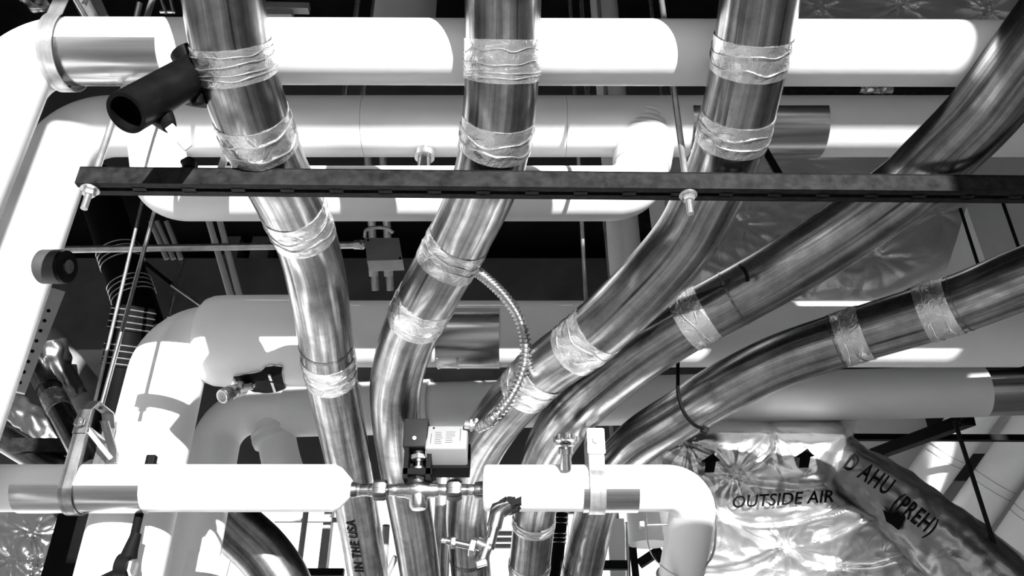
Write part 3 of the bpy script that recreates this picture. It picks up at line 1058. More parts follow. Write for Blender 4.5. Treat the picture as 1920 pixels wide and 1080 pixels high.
part('end_jacket', tube([Fh - V((.002, 0, 0)), Fh + V((.6, 0, 0))], RFh * .62, 40), 'saddle', Fr, 'bare metal pipe beyond the jacket end')
# torn hole with a small valve sticking out of the tee cover
hc = V((Wy(490, 715, yF).x, yF, zc_))
vv = thing('hose_valve', Wy(440, 735, yF - .1), 'small brass valve poking out of a torn black hole in the fat white pipe', 'valve')
def tee_pt(px, py, lift=.0015):
    p = Wy(px, py, yF)
    # intersect the view ray with the cover's cylinder
    r = ray(px, py)
    oy, oz = CAM.y - yF, CAM.z - zc_
    A_ = r.y ** 2 + r.z ** 2
    B_ = 2 * (oy * r.y + oz * r.z)
    C_ = oy * oy + oz * oz - (RT_ + lift) ** 2
    D_ = B_ * B_ - 4 * A_ * C_
    t = (-B_ - math.sqrt(max(0, D_))) / (2 * A_)
    return CAM + r * t
outline = [(437, 706), (462, 702), (488, 697), (498, 688), (514, 686), (530, 688), (528, 700), (533, 722), (537, 727), (522, 734), (505, 737), (486, 736), (470, 733), (462, 722), (446, 718)]
ctr = tee_pt(490, 714, .004)
mb = MB()
vv_, ff_ = [], []
ring0 = [tee_pt(x, y, .003) for x, y in outline]
n = len(ring0)
vv_ = ring0 + [p.lerp(ctr, .5) + V((0, -.001, 0)) for p in ring0] + [ctr]
for i in range(n):
    ff_.append([i, (i + 1) % n, n + (i + 1) % n, n + i])
    ff_.append([n + i, n + (i + 1) % n, 2 * n])
th = part('torn_hole', MB().add(vv_, ff_), 'black', Fr, 'ragged black hole torn in the cover', smooth=False)
tm = MB()
for i in range(n):
    p, q = ring0[i], ring0[(i + 1) % n]
    m = (p + q) / 2 + (p - ctr).normalized() * .004 + V((0, -.008, -.004)) * random.uniform(.3, 1)
    tm.add([p, q, m, (p + q) / 2 + V((0, .002, 0))], [[0, 1, 2], [0, 2, 3], [1, 3, 2]])
part('torn_edge', tm, 'white_cloth', th, smooth=False)
va_, vb_ = tee_pt(470, 718, .0), W(416, 744, 1.78)
part('valve_body', pipe_lathe(va_, vb_, [(0, .014), (.3, .014), (.32, .019), (.5, .019), (.52, .014), (.7, .017), (.74, .017), (.76, .0155), (1, .0155)], 24), 'brass', vv)
part('hose_cap', pipe_lathe(vb_ + (va_ - vb_) * .22, vb_, [(0, .017), (.8, .017), (1, .012)], 24), 'copper_dark', vv)
part('wing_handle', bevel(box(va_.lerp(vb_, .25) + V((.012, -.02, -.012)), V((.016, 0, .004)), V((0, .003, 0)), V((-.003, 0, .008))), .002), 'galv', vv)
part('wire_handle', beam(tee_pt(505, 703, .006), tee_pt(516, 735, .006), .006, .004), 'galv', vv, smooth=False)

DG0, DG1 = 2.55, 2.26
G0 = W(416, 772, DG0)
G1 = W(1842, 733, DG1)
RG = .0725
Gr = thing('insulated_pipe', G0.lerp(G1, .5), 'white pipe just under the fat one, with a branch and leg down at left', 'pipe')
Gd = V((G0.x, G0.y, 0))
part('jacket', tube(fillet([G1, G0, Gd], RG * 1.5, 14), RG, 44), 'white', Gr)
part('jacket_band', tube([G0.lerp(G1, .100), G0.lerp(G1, .30)], RG + .012, 44), 'white_cloth', Gr, 'thicker white fitting cover')
part('branch_jacket', tube(catmull([W(512, 775, 2.52), W(520, 830, 2.48), W(532, 880, 2.44), W(552, 925, 2.44)], 8), .058, 36), 'white', Gr)
part('branch_collar', tube(catmull([W(508, 806, 2.50), W(516, 826, 2.485)], 6), .066, 36, True, arc_wob(.004, 3, 90)), 'white_cloth', Gr, 'wrinkled cloth collar')
part('shield', tube([G1 - (G1 - G0).normalized() * .004, G1 + (G1 - G0).normalized() * .5], RG * .98, 44), 'saddle', Gr, 'dark metal sleeve at the right end')
# lower band on the upright leg
part('leg_band', tube([V((G0.x, G0.y, W(380, 1065, 2.2).z - .3)), Wy(383, 1045, G0.y)], RG + .003, 40), 'white_cloth', Gr)

# black lever against the fat riser
lv = thing('lever_valve', Wy(245, 1020, 1.600), 'black lever handle hanging in front of the fat white riser at lower left', 'valve')
part('lever', tube(catmull([Wy(282, 858, 1.620), Wy(272, 910, 1.620), Wy(262, 960, 1.620), Wy(246, 1030, 1.600)], 8), .0085, 18), 'black', lv)
part('grip_cap', bevel(box(Wy(283, 866, 1.620), V((.010, 0, 0)), V((0, .008, 0)), V((0, 0, .014))), .003), 'black', lv)
part('lever_socket', tube(catmull([Wy(256, 1000, 1.600), Wy(246, 1028, 1.600), Wy(240, 1048, 1.600)], 6), [.010 + .007 * i / 12 for i in range(13)], 18), 'black', lv)
part('pivot_drum', MB().add(*cyl(Wy(222, 1060, 1.600), Wy(246, 1062, 1.600), .022)), 'black', lv)
part('pivot_nut', hexnut(Wy(249, 1064, 1.600), (1, 0, 0), .018, .008), 'galv', lv)
part('shaft', cyl(Wy(243, 1066, 1.600), V((Fc.x, yF - .09, Wy(243, 1090, 1.600).z)), .012), 'black', lv)

# ================================================================== STUB AND CONDUIT AT LEFT
st = thing('pipe_stub', W(100, 500, 1.55), 'grey wrapped pipe stub with an open black end beside the left white riser', 'pipe')
a, b = W(78, 500, 1.60), W(120, 500, 1.594)
rs = .0345
part('wrap', tube_raw([a, a.lerp(b, .1), a.lerp(b, .96), b], [rs * .86, rs, rs, rs * .98], (b - a).normalized(), 40), 'dark_wrap', st)
part('foam_end', tube_raw([b - (b - a) * .02, b + (b - a) * .14, b + (b - a) * .16], [rs * .97, rs * .94, rs * .80], (b - a).normalized(), 40), 'black_foam', st)
part('inner_pipe', tube_raw([b, b + (b - a) * .24], [.014, .014], (b - a).normalized(), 28), 'copper', st)
cnd = thing('conduit', W(400, 463, 2.55), 'thin straight steel conduit running left to right into the junction box', 'conduit')
part('tube', cyl(W(118, 468, 2.55), W(684, 459, 2.55), .0118), 'galv', cnd)
part('connector', MB().add(*cyl(W(664, 459, 2.55), W(683, 459, 2.55), .015)).add(*hexnut(W(678, 459, 2.55), (1, 0, 0), .018, .008)), 'galv', cnd)
jb = thing('junction_box', W(718, 465, 2.55), 'square steel junction box hung between conduits in the dark gap', 'box')
jq = [W(684, 446, 2.50), W(748, 446, 2.50), W(755, 487, 2.44), W(688, 489, 2.44)]
jn = (jq[1] - jq[0]).cross(jq[3] - jq[0]).normalized()
if jn.y > 0: jn = -jn
bk = [p - jn * .05 for p in jq]
part('box_body', MB().add(jq + bk, [[0, 1, 2, 3], [7, 6, 5, 4], [0, 4, 5, 1], [1, 5, 6, 2], [2, 6, 7, 3], [3, 7, 4, 0]]), 'grey_paint', jb, smooth=False)
part('bracket', tube(catmull([W(684, 446, 2.56), W(686, 432, 2.56), W(700, 427, 2.56), W(725, 428, 2.56), W(738, 436, 2.56)], 6), .006, 10), 'galv', jb)
part('screw', MB().add(*cyl(W(690, 450, 2.49), W(690, 450, 2.50), .004)).add(*cyl(W(750, 484, 2.435), W(750, 484, 2.445), .004)), 'dark_steel', jb)
for i, (px, lb) in enumerate(((698, 'left'), (726, 'right'))):
    t = thing('conduit', W(px, 515, 2.52), '%s of the two short conduits hanging below the junction box, with a white label' % lb, 'conduit')
    part('tube', cyl(W(px - 10, 260, 2.58), W(px + 6, 545, 2.62), .0128), 'galv', t)
    part('label_sleeve', cyl(W(px + 1.0, 488, 2.60), W(px + 2.8, 518, 2.605), .0150), 'plastic_white', t, 'white printed sleeve')
    part('label_print', cyl(W(px + .5, 489, 2.582), W(px + 1.8, 506, 2.587), .0030, None, 8), 'ink', t)

# ================================================================== BACKGROUND: beams, risers, conduits (left)
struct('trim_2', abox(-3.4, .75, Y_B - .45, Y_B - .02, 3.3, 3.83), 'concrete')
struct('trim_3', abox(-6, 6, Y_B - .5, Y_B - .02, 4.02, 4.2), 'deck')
def soil(name, a, b, r, bands, label):
    t = thing(name, V(a).lerp(V(b), .5), label, 'pipe')
    part('pipe_body', cyl(a, b, r, None, 32), 'iron', t)
    T = (V(b) - V(a))
    for q in bands:
        c0 = V(a).lerp(V(b), q)
        u = T.normalized()
        cp_ = part('coupling', cyl(c0 - u * .035, c0 + u * .035, r + .004, None, 32), 'black', t)
        for m in (-.028, -.010, .010, .028):
            part('clamp_band', ring_torus(c0 + u * m, u, r + .0045, .0022, 36, 6), 'galv', cp_)
    return t
soil('soil_pipe', W(175, 330, 2.95), W(305, 720, 2.65), .068, (.42, .58, .82), 'black cast iron pipe with banded couplings leaning behind the left hanger rods')
soil('soil_pipe', W(252, 575, 2.45), W(205, 830, 2.40), .058, (.10, .36), 'black cast iron pipe with steel bands right behind the lower left rod')
def rod_thing(px, py, d, bottom, top, r, label, mat='galv', cat='rod'):
    p = W(px, py, d)
    return solo('hanger_rod', cyl(V((p.x, p.y, bottom)), V((p.x, p.y, top)), r, None, 12), mat, label, cat)
p = W(172, 720, 2.3)
solo('hanger_rod', cyl(W(148, 880, 1.84), W(297, 250, 2.33), .0045), 'galv', 'thin steel rod left of the clevis hanger rod at the dark left side', 'rod')
solo('hanger_rod', cyl(W(316, 596, 3.1), W(345, 485, 3.4), .005), 'galv', 'short dark rod just left of the fat white pipe elbow', 'rod')
solo('brace_rod', MB().add(*cyl(W(322, 534, 3.2), W(382, 576, 3.1), .007)), 'galv', 'bright end of a diagonal brace above the fat white pipe elbow', 'rod')
solo('brace_rod', cyl(W(262, 486, 3.3), W(322, 534, 3.2), .010), 'dark_steel', 'dark part of a diagonal brace behind the cast iron pipe', 'rod')
for i, (x0, y0, x1, y1, lb) in enumerate(((392, 415, 432, 550, 'left'), (413, 415, 448, 550, 'right'))):
    t = thing('conduit', W(x0, 480, 3.2), '%s of the two slanting bright conduits above the fat white pipe' % lb, 'conduit')
    part('tube', cyl(W(x0 - 6, 395, 3.3), W(x1 + 9, y1 + 35, 3.0), .0125), 'pale_jacket_and_sun', t)  # sun patches on the steel put in as a pale base colour
    part('coupling', cyl(W(x0 + (x1 - x0) * .27, 452, 3.31), W(x0 + (x1 - x0) * .36, 466, 3.28), .0165), 'galv', t)
for i, (x0, x1, lb) in enumerate(((283, 305, 'leftmost'), (294, 318, 'middle'), (312, 332, 'rightmost'))):
    solo('conduit', cyl(W(x0, 415, 3.42), W(x1 + 8, 486, 3.40), .011), 'grey_paint', '%s of three dim conduits behind the left elbow of the bypass pipe' % lb, 'conduit')
for i, (x, w_, lb) in enumerate(((437, 26, 'left'), (490, 34, 'right'))):
    solo('pale_block', abox(Wy(x - w_ / 2, 450, 3.6).x, Wy(x + w_ / 2, 450, 3.6).x, 3.6, 3.7, 3.83, 4.0), 'concrete_light', '%s of two pale blocks in the dark gap above the thin conduit' % lb, 'block', smooth=False)
# perforated strut
ps = thing('perforated_strut', W(78, 645, 2.05), 'perforated grey steel strut leaning beside the left white riser', 'strut')
a, b = W(106, 545, 2.0), W(30, 735, 1.9)
tmb = beam(a, b, .038, .030, (CAM - a).normalized())
part('strut_body', tmb, 'grey_paint', ps, smooth=False)
T = (b - a).normalized()
nn_ = (CAM - a)
nn_ = (nn_ - T * nn_.dot(T)).normalized()
for i in range(8):
    c = a.lerp(b, .22 + i * .10) + nn_ * .0152
    part('hole', cyl(c - nn_ * .002, c + nn_ * .0006, .0045, None, 12), 'black', ps)
# copper tubes bundle lower left
def cyl_px(name, x0, y0, d0, x1, y1, d1, r, mat, label, cat, extra=()):
    return solo(name, cyl(W(x0, y0, d0), W(x1, y1, d1), r, None, 28), mat, label, cat)
t = thing('copper_pipe', W(105, 770, 2.2), 'slanting taped copper tube behind the lower left clevis hanger', 'pipe')
a, b = W(55, 660, 2.5), W(172, 880, 2.1)
part('pipe_body', cyl(a, b, .033, None, 32), 'copper', t)
part('tape_band', cyl(a.lerp(b, .42), a.lerp(b, .55), .0345, None, 32), 'tape', t)
part('joint_ring', ring_torus(a.lerp(b, .36), b - a, .033, .003, 32, 6), 'black', t)
cyl_px('insulated_pipe', 85, 640, 2.75, 240, 850, 2.6, .062, 'grey_paint', 'grey wrapped pipe slanting behind the perforated strut', 'pipe')
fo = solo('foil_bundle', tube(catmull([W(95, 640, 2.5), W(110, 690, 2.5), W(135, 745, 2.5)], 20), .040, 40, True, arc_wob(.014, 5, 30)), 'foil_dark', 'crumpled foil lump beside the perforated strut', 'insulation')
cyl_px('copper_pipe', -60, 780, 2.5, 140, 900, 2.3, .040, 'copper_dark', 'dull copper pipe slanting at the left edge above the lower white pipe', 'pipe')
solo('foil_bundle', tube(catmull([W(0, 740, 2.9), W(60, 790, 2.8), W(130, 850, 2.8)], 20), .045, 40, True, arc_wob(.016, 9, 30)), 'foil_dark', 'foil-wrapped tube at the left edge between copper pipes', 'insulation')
solo('strut_channel', beam(W(25, 838, 2.35), W(250, 838, 2.35), .041, .041), 'channel', 'short dark channel behind the lower left clevis hanger', 'channel', smooth=False)
solo('cross_brace', MB().add(*beam(W(200, 752, 3.2), W(262, 752, 3.2), .012, .012)).add(*beam(W(236, 700, 3.2), W(222, 800, 3.2), .012, .012)), 'galv', 'thin pale cross frame in the dark left of the fat riser', 'frame', smooth=False)
# black column, foil ducts at bottom left
p0 = W(146, 1000, 2.25)
solo('steel_column', abox(p0.x - .048, p0.x + .048, p0.y - .04, p0.y + .04, 0, W(160, 900, 2.25).z), 'iron', 'wide black steel column at bottom left below the white pipe', 'column', smooth=False)
pins = [(60, 1000), (120, 960), (70, 1070), (20, 1050)]
def fb(u, v):
    x = -60 + 215 * u
    y = 930 + 190 * v
    h = crumple(x, y, pins, .035, 40, 4.0)
    return W(x, y, 2.75 - h - .10 * math.sin(PI * u))
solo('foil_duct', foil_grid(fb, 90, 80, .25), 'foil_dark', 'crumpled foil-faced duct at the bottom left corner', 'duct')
def fb2(u, v):
    x = 160 + 90 * u - 40 * v
    y = 940 + 180 * v
    h = crumple(x, y, [(205, 970), (180, 1050)], .02, 40, 8.0)
    return W(x, y, 2.62 - h)
solo('foil_duct', foil_grid(fb2, 50, 60, .2), 'foil', 'bright foil-faced duct between the black column and the fat riser', 'duct')
# dark copper arc at bottom
ap = catmull([W(395, 930, 2.75), W(440, 985, 2.72), W(492, 1035, 2.70), W(530, 1090, 2.68), W(555, 1160, 2.66)], 12)
solo('copper_pipe', tube(ap, .088, 44), 'copper_dark', 'dark thick copper bend at the bottom right of the white legs', 'pipe')

# ================================================================== BOTTOM CENTRE BACKGROUND
def tall(px, r, d, label, mat='galv', name='hanger_rod', cat='rod', lo=0.0, hi=None):
    p = W(px, 1020, d)
    return solo(name, cyl(V((p.x, p.y, lo)), V((p.x, p.y, hi or W(px, 860, d).z), ), r, None, 14), mat, label, cat)
tall(566, .012, 3.3, 'thin grey upright pipe in the bright gap left of the stencilled copper pipe', 'grey_paint', 'conduit', 'conduit')
solo('wire_rail', beam(Wy(515, 975, Y_B - .01), Wy(640, 975, Y_B - .01), .022, .02), 'grey_paint', 'thin horizontal rail against the bright wall at bottom centre', 'rail', smooth=False)
solo('steel_angle', beam(W(520, 1073, 3.6), W(645, 1073, 3.6), .03, .03), 'dark_steel', 'dark steel angle along the bottom edge left of the stencilled copper pipe', 'beam', smooth=False)
tall(826, .022, 2.3, 'slim upright steel tube between the second and third copper pipes', 'galv', 'conduit', 'conduit', 0, 2.33)
tall(838, .010, 2.4, 'thin rod beside the slim upright steel tube', 'galv', 'conduit', 'conduit', 0, 2.33)
solo('brace_rod', cyl(W(724, 985, 3.0), W(718, 1100, 3.0), .014), 'grey_paint', 'grey upright bar in the gap between the first two copper pipes', 'rod')
solo('brace_rod', cyl(W(742, 1044, 3.1), W(722, 1085, 3.1), .012), 'grey_paint', 'short diagonal brace low between the first two copper pipes', 'rod')
bh = thing('hose', W(1042, 1010, 2.5), 'black hose with white bands between the fourth and fifth copper pipes', 'hose')
p = W(1042, 1010, 2.5)
hb = [W(1053, 940, 2.5), W(1047, 1000, 2.5), W(1038, 1100, 2.5)]
part('hose_body', tube(catmull(hb, 8), .024, 28), 'black', bh)
for y in (962, 972, 982, 1002, 1010, 1018):
    c0 = V(hb[0]).lerp(hb[2], (y - 940) / 160)
    part('clamp_band', cyl(c0 - V((0, 0, .003)), c0 + V((0, 0, .003)), .0262, None, 28), 'plastic_white', bh)
tall(1160, .008, 2.9, 'thin rod right of the fifth copper pipe', 'grey_paint', 'conduit', 'conduit', 0, 2.7)
bf = thing('steel_bracket', W(1180, 1050, 2.7), 'black and grey bracket low between the fifth copper pipe and the white elbow', 'bracket')
part('black_bar', beam(W(1128, 1060, 2.7), W(1176, 1060, 2.7), .03, .028), 'black', bf, smooth=False)
part('grey_panel', abox(W(1140, 1040, 2.9).x, W(1172, 1040, 2.9).x, W(1150, 1000, 2.9).y, W(1150, 1000, 2.9).y + .02, W(1150, 1080, 2.9).z - .1, W(1150, 968, 2.9).z), 'plastic_white', bf, smooth=False)
part('post', cyl(W(1176, 980, 2.75), W(1178, 1100, 2.75), .009), 'galv', bf)
part('black_post', beam(W(1184, 1000, 2.75), W(1194, 1100, 2.75), .022, .02, V((0, 1, 0))), 'black', bf, smooth=False)
solo('steel_bracket', MB().add(*beam(W(1198, 1058, 2.9), W(1240, 1030, 2.9), .03, .03)).add(*beam(W(1230, 1030, 2.88), W(1238, 1052, 2.88), .025, .025, V((0, 1, 0)))), 'dark_steel', 'dark bracket behind the thin strap ring', 'bracket', smooth=False)
wb = thing('wall_rail', W(930, 1010, 3.4), 'grey stacked rails seen between the third and fourth copper pipes', 'rail')
for y in (1000, 1012, 1024): part('rail', beam(W(905, y, 3.4), W(960, y, 3.4), .02, .016), 'grey_paint', wb, smooth=False)

# ================================================================== BLACK CABLE TIE AND CABLES
ct = thing('cable_tie', W(1290, 750, 1.6), 'black cable tie hanging in a loop round the rightmost copper pipe', 'cable tie')
part('strap', tube(catmull([W(1271, 676, 1.66), W(1271, 710, 1.63), W(1272, 740, 1.60), W(1282, 772, 1.585), W(1300, 795, 1.59), W(1318, 804, 1.62)], 8), .0038, 10), 'black', ct)
part('tie_head', bevel(box(W(1321, 806, 1.62), V((.006, 0, -.004)), V((0, .005, 0)), V((.004, 0, .006))), .0015), 'black', ct)
solo('cable_tie', tube(ring_torus(V((0, 0, 0)), V((0, 0, 1)), .1, .001)[0][:2], .001) if False else MB().add(*tube(catmull([W(1388, 497, 1.39), W(1399, 512, 1.372), W(1402, 528, 1.37)], 6), .0035, 10)), 'black', 'short black strap mark on the fourth copper pipe', 'cable tie')
for (x0, y0, x1, y1, d, lb) in ((1808, 415, 1840, 515, 2.8, 'thin dark rod hanging beside the right edge of the big foil duct'), (1875, 365, 1912, 470, 2.8, 'thin dark rod nearest the right edge above the rightmost copper pipe'), (1790, 790, 1885, 1085, 2.05, 'thin rod crossing in front of the dark foil duct at lower right')):
    a, b = W(x0, y0, d), W(x1, y1, d * .97)
    solo('hanger_rod', cyl(a + (a - b) * (.0 if y0 > 700 else .25), b, .0055), 'dark_steel', lb, 'rod')
solo('hanger_rod', cyl(W(1132, 415, 2.9), W(1143, 530, 2.8), .004), 'galv', 'thin bright wire rod beside the dim white upright pipe', 'rod')
p = W(1170, 460, 3.3)
t = thing('insulated_pipe', p, 'dim white upright pipe behind the middle copper pipe', 'pipe')
part('jacket', cyl(V((p.x, p.y, 2.2)), V((p.x, p.y, Z_C)), .068, None, 36), 'white_cloth', t)
p = W(760, 20, 3.4)
t = thing('insulated_pipe', p, 'dim grey upright pipe above the highest white pipe at top centre', 'pipe')
part('jacket', tube([V((p.x, p.y, 4.05)), V((p.x, p.y, Z_C))], [.13, .13], 40), 'pale_jacket_and_sun', t)
for i, (px, d, r, lb) in enumerate(((648, 3.4, .012, 'left of two grey conduits showing under the highest white pipe'), (682, 3.4, .012, 'right of two grey conduits showing under the highest white pipe'), (1100, 3.6, .010, 'left dim conduit right of the second copper pipe near the top'), (1135, 3.6, .010, 'right dim conduit right of the second copper pipe near the top'), (1240, 3.3, .008, 'thin bright rod near the top left of the middle copper pipe'))):
    p = W(px, 165, d)
    solo('conduit', cyl(V((p.x, p.y, W(px, 330, d).z)), V((p.x, p.y, Z_C)), r, None, 14), 'galv' if i != 3 else 'grey_paint', lb, 'conduit')
# odds and ends in the dark above the top pipe
solo('beam_clamp', MB().add(*beam(W(500, 14, 3.0), W(580, 16, 3.0), .03, .03)).add(*beam(W(500, 24, 3.0), W(550, 24, 3.0), .03, .05)), 'grey_paint', 'pale bracket just above the highest white pipe right of the first copper pipe', 'bracket', smooth=False)
solo('duct_strap', beam(W(170, -10, 2.8), W(190, 35, 2.7), .05, .01, V((0, 1, 0))), 'grey_paint', 'grey plate above the highest white pipe near its band hanger', 'plate', smooth=False)
solo('hanger_rod', cyl(W(135, -10, 2.7), W(158, 35, 2.6), .007), 'galv', 'slanting grey rod above the highest white pipe beside its band hanger', 'rod')
solo('hanger_rod', cyl(W(262, 5, 2.8), W(254, 40, 2.8), .010), 'galv', 'short grey rod above the highest white pipe left of the first copper pipe', 'rod')
ff = thing('conduit_fitting', W(305, 10, 2.9), 'small steel fitting in the dark at the top left of the first copper pipe', 'fitting')
part('frame', MB().add(*beam(W(300, -8, 2.9), W(312, 26, 2.9), .008, .008)).add(*beam(W(318, -8, 2.9), W(326, 24, 2.9), .008, .008)).add(*beam(W(300, 22, 2.9), W(328, 22, 2.9), .008, .008)), 'galv', ff, smooth=False)
solo('foil_bundle', tube(catmull([W(50, -5, 2.7), W(70, 10, 2.7), W(95, 2, 2.7)], 10), .022, 24, True, arc_wob(.012, 2, 40)), 'foil_dark', 'crumpled foil lump in the top left corner above the white elbow', 'insulation')
solo('clamp_block', bevel(box(W(-4, 300, 1.7), V((.012, 0, .010)), V((0, .012, 0)), V((-.012, 0, .034))), .003), 'black', 'black block at the left edge in front of the white riser', 'block')
fl_ = thing('pipe_stub', W(800, 300, 2.6), 'short bright metal stub between the second white pipe and the dark channel', 'pipe')
c = on_line(B0, B1, 800)
part('stub', cyl(V((c.x, c.y, c.z - RB * .9)), V((c.x, c.y, c.z - RB - .06)), .016), 'saddle', fl_)
part('flange', cyl(V((c.x, c.y, c.z - RB - .008)), V((c.x, c.y, c.z - RB - .024)), .024), 'galv', fl_)
solo('strap_brace', beam(W(432, 262, 1.87), W(412, 325, 1.60), .016, .004, V((0, 1, 0))), 'galv', 'grey flat strap slanting behind the first copper pipe above the channel', 'strap', smooth=False)
solo('strap_brace', beam(W(1430, 275, 1.62), W(1462, 330, 1.58), .016, .004, V((0, 1, 0))), 'dark_steel', 'dark flat strap slanting right of the middle copper pipe above the channel', 'strap', smooth=False)
solo('slot_bolt', MB().add(*cyl(W(355, 305, 1.225), W(355, 320, 1.20), .010)).add(*hexnut(W(355, 307, 1.225), (0, 0, 1), .013, .007)), 'black', 'black bolt head on the dark channel left of the first copper pipe', 'bolt')

# ================================================================== FOIL DUCTS ON THE RIGHT
# underside of the big foil duct behind copper pipes 3 and 4
pins = [(1395, 420), (1760, 400), (1500, 300), (1515, 565), (1640, 480), (1400, 540)]
def f1(u, v):
    xl = 1230 + 40 * v
    xr = 1842 - 66 * v ** 1.2
    x = xl + (xr - xl) * u
    yb = 556 + 14 * math.sin(PI * min(1, u * 1.1)) - 52 * max(0, (u - .72) / .28) ** 1.5
    y = 262 + (yb - 262) * v
    h = crumple(x, y, pins, .035, 70, 1.0, .9)
    d = 3.05 - .35 * v
    edge = (1 - v) * 0 + .10 * math.exp(-((1 - v) / .08)) + .10 * math.exp(-((1 - u) / .05))
    return W(x, y, d - h + edge)
solo('foil_duct', foil_grid(f1, 130, 90, .35, V((0, .8, .6))), 'foil_mid', 'big puffy foil-faced duct behind the fourth copper pipe below the channel', 'duct')
pins = [(1690, 8), (1850, 22), (1540, 12)]
def f2(u, v):
    x = 1500 + 520 * u
    y = -70 + 135 * v
    h = crumple(x, y, pins, .045, 60, 6.0, 1.4)
    return W(x, y, 3.0 - .15 * v - h)
solo('foil_duct', foil_grid(f2, 140, 50, .3, V((0, .8, .6))), 'foil_mid', 'dark pinched foil duct above the highest white pipe at top right', 'duct')
solo('strut_channel', beam(W(1475, 168, 2.9), V((6, W(1860, 168, 2.9).y, W(1475, 168, 2.9).z)), .05, .045), 'channel', 'dull channel showing between the two upper white pipes at right', 'channel', smooth=False)
solo('foil_patch', MB().add(*tube(catmull([W(1612, 168, 2.875), W(1640, 168, 2.87), W(1672, 168, 2.875)], 14), .014, 20, True, arc_wob(.006, 3, 60))), 'foil', 'bright foil scrap on the dull channel between the two upper white pipes', 'insulation')

# OUTSIDE AIR duct
pins1 = [(1447, 798), (1378, 890), (1473, 1024), (1560, 1062), (1352, 968), (1600, 790), (1290, 830)]
RXT = [(770, 1610), (785, 1607), (820, 1600), (850, 1592), (880, 1582), (905, 1572), (925, 1578), (945, 1608), (965, 1650), (1000, 1694), (1040, 1748), (1080, 1802), (1130, 1860)]
SWAGS = [[(1378, 890), (1430, 906), (1500, 912), (1572, 904)], [(1447, 798), (1475, 818), (1520, 824), (1575, 812), (1600, 800)],
         [(1378, 890), (1425, 862), (1448, 838), (1447, 798)], [(1352, 968), (1410, 985), (1480, 980), (1560, 960), (1620, 928)],
         [(1473, 1024), (1430, 1048), (1380, 1066), (1300, 1072)], [(1473, 1024), (1510, 1055), (1560, 1062)], [(1560, 1062), (1640, 1058), (1705, 1040)],
         [(1352, 968), (1400, 1000), (1440, 1020), (1473, 1024)], [(1540, 1010), (1600, 985), (1660, 955)], [(1290, 830), (1340, 850), (1378, 890)]]
def swag(x, y):
    h = 0
    for L in SWAGS:
        bd_, bs = 1e9, 0
        for (ax, ay), (bx_, by) in zip(L, L[1:]):
            dx, dy = bx_ - ax, by - ay
            t = max(0, min(1, ((x - ax) * dx + (y - ay) * dy) / (dx * dx + dy * dy)))
            ex, ey = x - ax - dx * t, y - ay - dy * t
            d = math.hypot(ex, ey)
            if d < bd_: bd_, bs = d, (1 if dx * ey - dy * ex > 0 else -1)
        q = bd_ / 11
        if q < 4: h += bs * q * math.exp(-q * q) * .020 - math.exp(-(q * 1.6) ** 2) * .006
    return h
def lerp_tab(t, y):
    for i in range(len(t) - 1):
        if y <= t[i + 1][0]:
            a = (y - t[i][0]) / (t[i + 1][0] - t[i][0])
            return t[i][1] + (t[i + 1][1] - t[i][1]) * max(0, min(1, a))
    return t[-1][1]
def oa_px(u, v):
    y = 770 + 350 * v
    xl = 1225 + 60 * v
    return xl + (lerp_tab(RXT, y) - xl) * u, y
def oa(u, v):
    x, y = oa_px(u, v)
    h = crumple(x, y, pins1, .045, 75, 3.0, .55) + swag(x, y)
    d = 2.12 + .06 * v - h * .8 + .40 * math.exp(-v / .075)
    d += .12 * math.exp(-((1 - u) / .035))
    d -= .03 * math.exp(-((y - 968) / 26) ** 2) * u
    return W(x, y, d)
od = thing('foil_duct', W(1450, 950, 2.6), 'bright foil-faced duct marked OUTSIDE AIR with two black arrows', 'duct')
part('foil_face', foil_grid(oa, 170, 150, .35, V((.1, 1, .2))), 'foil', od)
def oa_surf(x, y, lift=.004):
    v = (y - 770) / 350
    xl = 1225 + 60 * v
    u = (x - xl) / (lerp_tab(RXT, y) - xl)
    p = oa(u, v)
    return p + (CAM - p).normalized() * lift
def px_fn(cx, cy, rot):
    ca, sa = math.cos(rot), math.sin(rot)
    return lambda x, y: oa_surf(cx + x * ca + y * sa, cy + x * sa - y * ca, .022)
part('lettering', MB().add(*text_mesh('OUTSIDE AIR', 32, px_fn(1466, 937, math.radians(-3.5)), .22, 1.02, .5)), 'ink', od, 'black stencilled words OUTSIDE AIR', smooth=False)
for cx, cy, sc in ((1331, 868, 1.0), (1508, 859, 1.0)):
    sh = [(-10, 18), (8, 18), (12, -4), (20, -4), (6, -18), (-18, -2), (-8, -3)]
    pts = [oa_surf(cx + a * sc, cy + b * sc, .034) for a, b in sh]
    cen = oa_surf(cx, cy, .036)
    part('arrow', MB().add(pts + [cen], [[i, (i + 1) % 7, 7] for i in range(7)]), 'ink', od, 'black stencilled arrow pointing up', smooth=False)
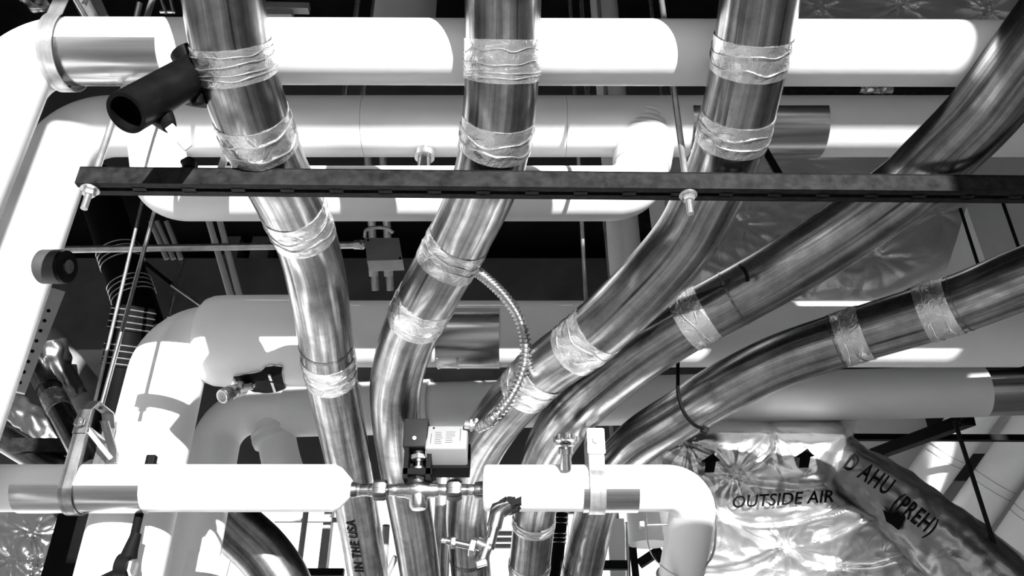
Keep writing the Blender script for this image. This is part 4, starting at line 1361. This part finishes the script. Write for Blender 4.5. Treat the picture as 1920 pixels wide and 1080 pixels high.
# branch duct
bd = thing('foil_duct', W(1720, 960, 2.6), 'dark foil-wrapped branch duct lettered AHU running down to the right', 'duct')
bp = catmull([W(1560, 858, 2.26), W(1612, 893, 2.21), W(1690, 950, 2.16), W(1770, 1015, 2.10), W(1850, 1090, 2.03), W(1920, 1170, 1.98)], 24)
brr = [.072 + .042 * (i / (len(bp) - 1)) for i in range(len(bp))]
def bw(s, a):
    return .008 * noise.noise(V((math.cos(a) * 3 + 4, math.sin(a) * 3, s * 9))) + .006 * noise.noise(V((math.cos(a) * 2, math.sin(a) * 2 + s * 4, s * 22))) + .004 * abs(noise.noise(V((a * 3, s * 30, 1))))
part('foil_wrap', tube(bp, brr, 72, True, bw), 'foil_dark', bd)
def on_branch(c_px, ang, lift=.016):
    def fn(x, y):
        # x: metres along, y: metres round
        i = near(bp, *c_px)
        c = bp[i]
        T = (bp[min(len(bp) - 1, i + 3)] - bp[i - 3]).normalized()
        tc_ = CAM - c
        N = (tc_ - T * tc_.dot(T)).normalized()
        Bn = T.cross(N)
        r = brr[i] + x * .12
        a = ang - y / r
        x *= .60
        return c + T * x + (N * math.cos(a) + Bn * math.sin(a)) * (r + lift)
    return fn
part('lettering', MB().add(*text_mesh('D AHU', .060, on_branch((1620, 898), -.18), 0, 1.15, .001)), 'ink', bd, 'black stencilled letters D AHU', smooth=False)
part('lettering', MB().add(*text_mesh('(PREH)', .057, on_branch((1712, 966), -.05), 0, 1.1, .001)), 'ink', bd, 'wrinkled black stencilled letters', smooth=False)
tp_ = [(1655, 955), (1668, 962), (1683, 960), (1697, 972), (1690, 986), (1684, 994), (1672, 984), (1662, 978)]
tf_ = [W(x, y, 2.07) for x, y in tp_]
tk_ = [W(x, y, 2.10) for x, y in tp_]
part('torn_patch', MB().add(tf_ + tk_, [list(range(8)), [15 - i for i in range(8)]] + [[i, (i + 1) % 8, 8 + (i + 1) % 8, 8 + i] for i in range(8)]), 'ink', bd, 'ragged black torn patch', smooth=False)
# right-hand background: pale duct, slanting pipes, black steel
gd = solo('air_duct', MB().add(*box(W(1960, 560, 3.6), V((.42, 0, 0)), V((0, .3, 0)), V((0, 0, .62)))), 'white_cloth', 'large pale duct behind everything at the right edge', 'duct', smooth=False)
solo('air_duct', box(W(1560, 900, 3.75), V((.45, 0, 0)), V((0, .12, 0)), V((0, 0, .5))), 'white_cloth', 'broad pale duct wall behind the slanting white pipes at lower right', 'duct', smooth=False)
for i, (x0, y0, x1, y1, d, r, lb) in enumerate(((1838, 760, 1716, 930, 3.2, .078, 'leftmost slanting white pipe behind the thin rod at lower right'), (1945, 790, 1790, 1010, 3.1, .080, 'middle slanting white pipe at lower right with a bright sunlit strip'), (2010, 870, 1880, 1060, 2.95, .080, 'rightmost slanting white pipe at the lower right edge'))):
    t = thing('insulated_pipe', W((x0 + x1) / 2, (y0 + y1) / 2, d), lb, 'pipe')
    a, b = W(x0, y0, d), W(x1, y1, d + .1)
    part('jacket', cyl(a + (a - b) * .3, b + (b - a) * .25, r, None, 40), 'white', t)
    part('jacket_seam', MB().add(*ring_torus(a.lerp(b, .50), b - a, r + .0004, .0012, 40, 6)).add(*ring_torus(a.lerp(b, .56), b - a, r + .0004, .0012, 40, 6)), 'grey_paint', t)
solo('steel_beam', beam(W(1590, 820, 2.95), W(2000, 822, 2.95), .022, .022), 'iron', 'straight black bar crossing under the right end of the white pipes', 'beam', smooth=False)
solo('steel_brace', beam(W(1640, 852, 2.75), W(1818, 786, 2.35), .035, .035), 'iron', 'black diagonal channel brace above the dark foil branch duct', 'brace', smooth=False)
solo('slot_bolt', MB().add(*hexnut(W(1808, 790, 2.32), (1, 0, .3), .012, .012)).add(*cyl(W(1800, 793, 2.32), W(1816, 787, 2.32), .005)), 'iron', 'black nut at the upper end of the diagonal brace', 'bolt')
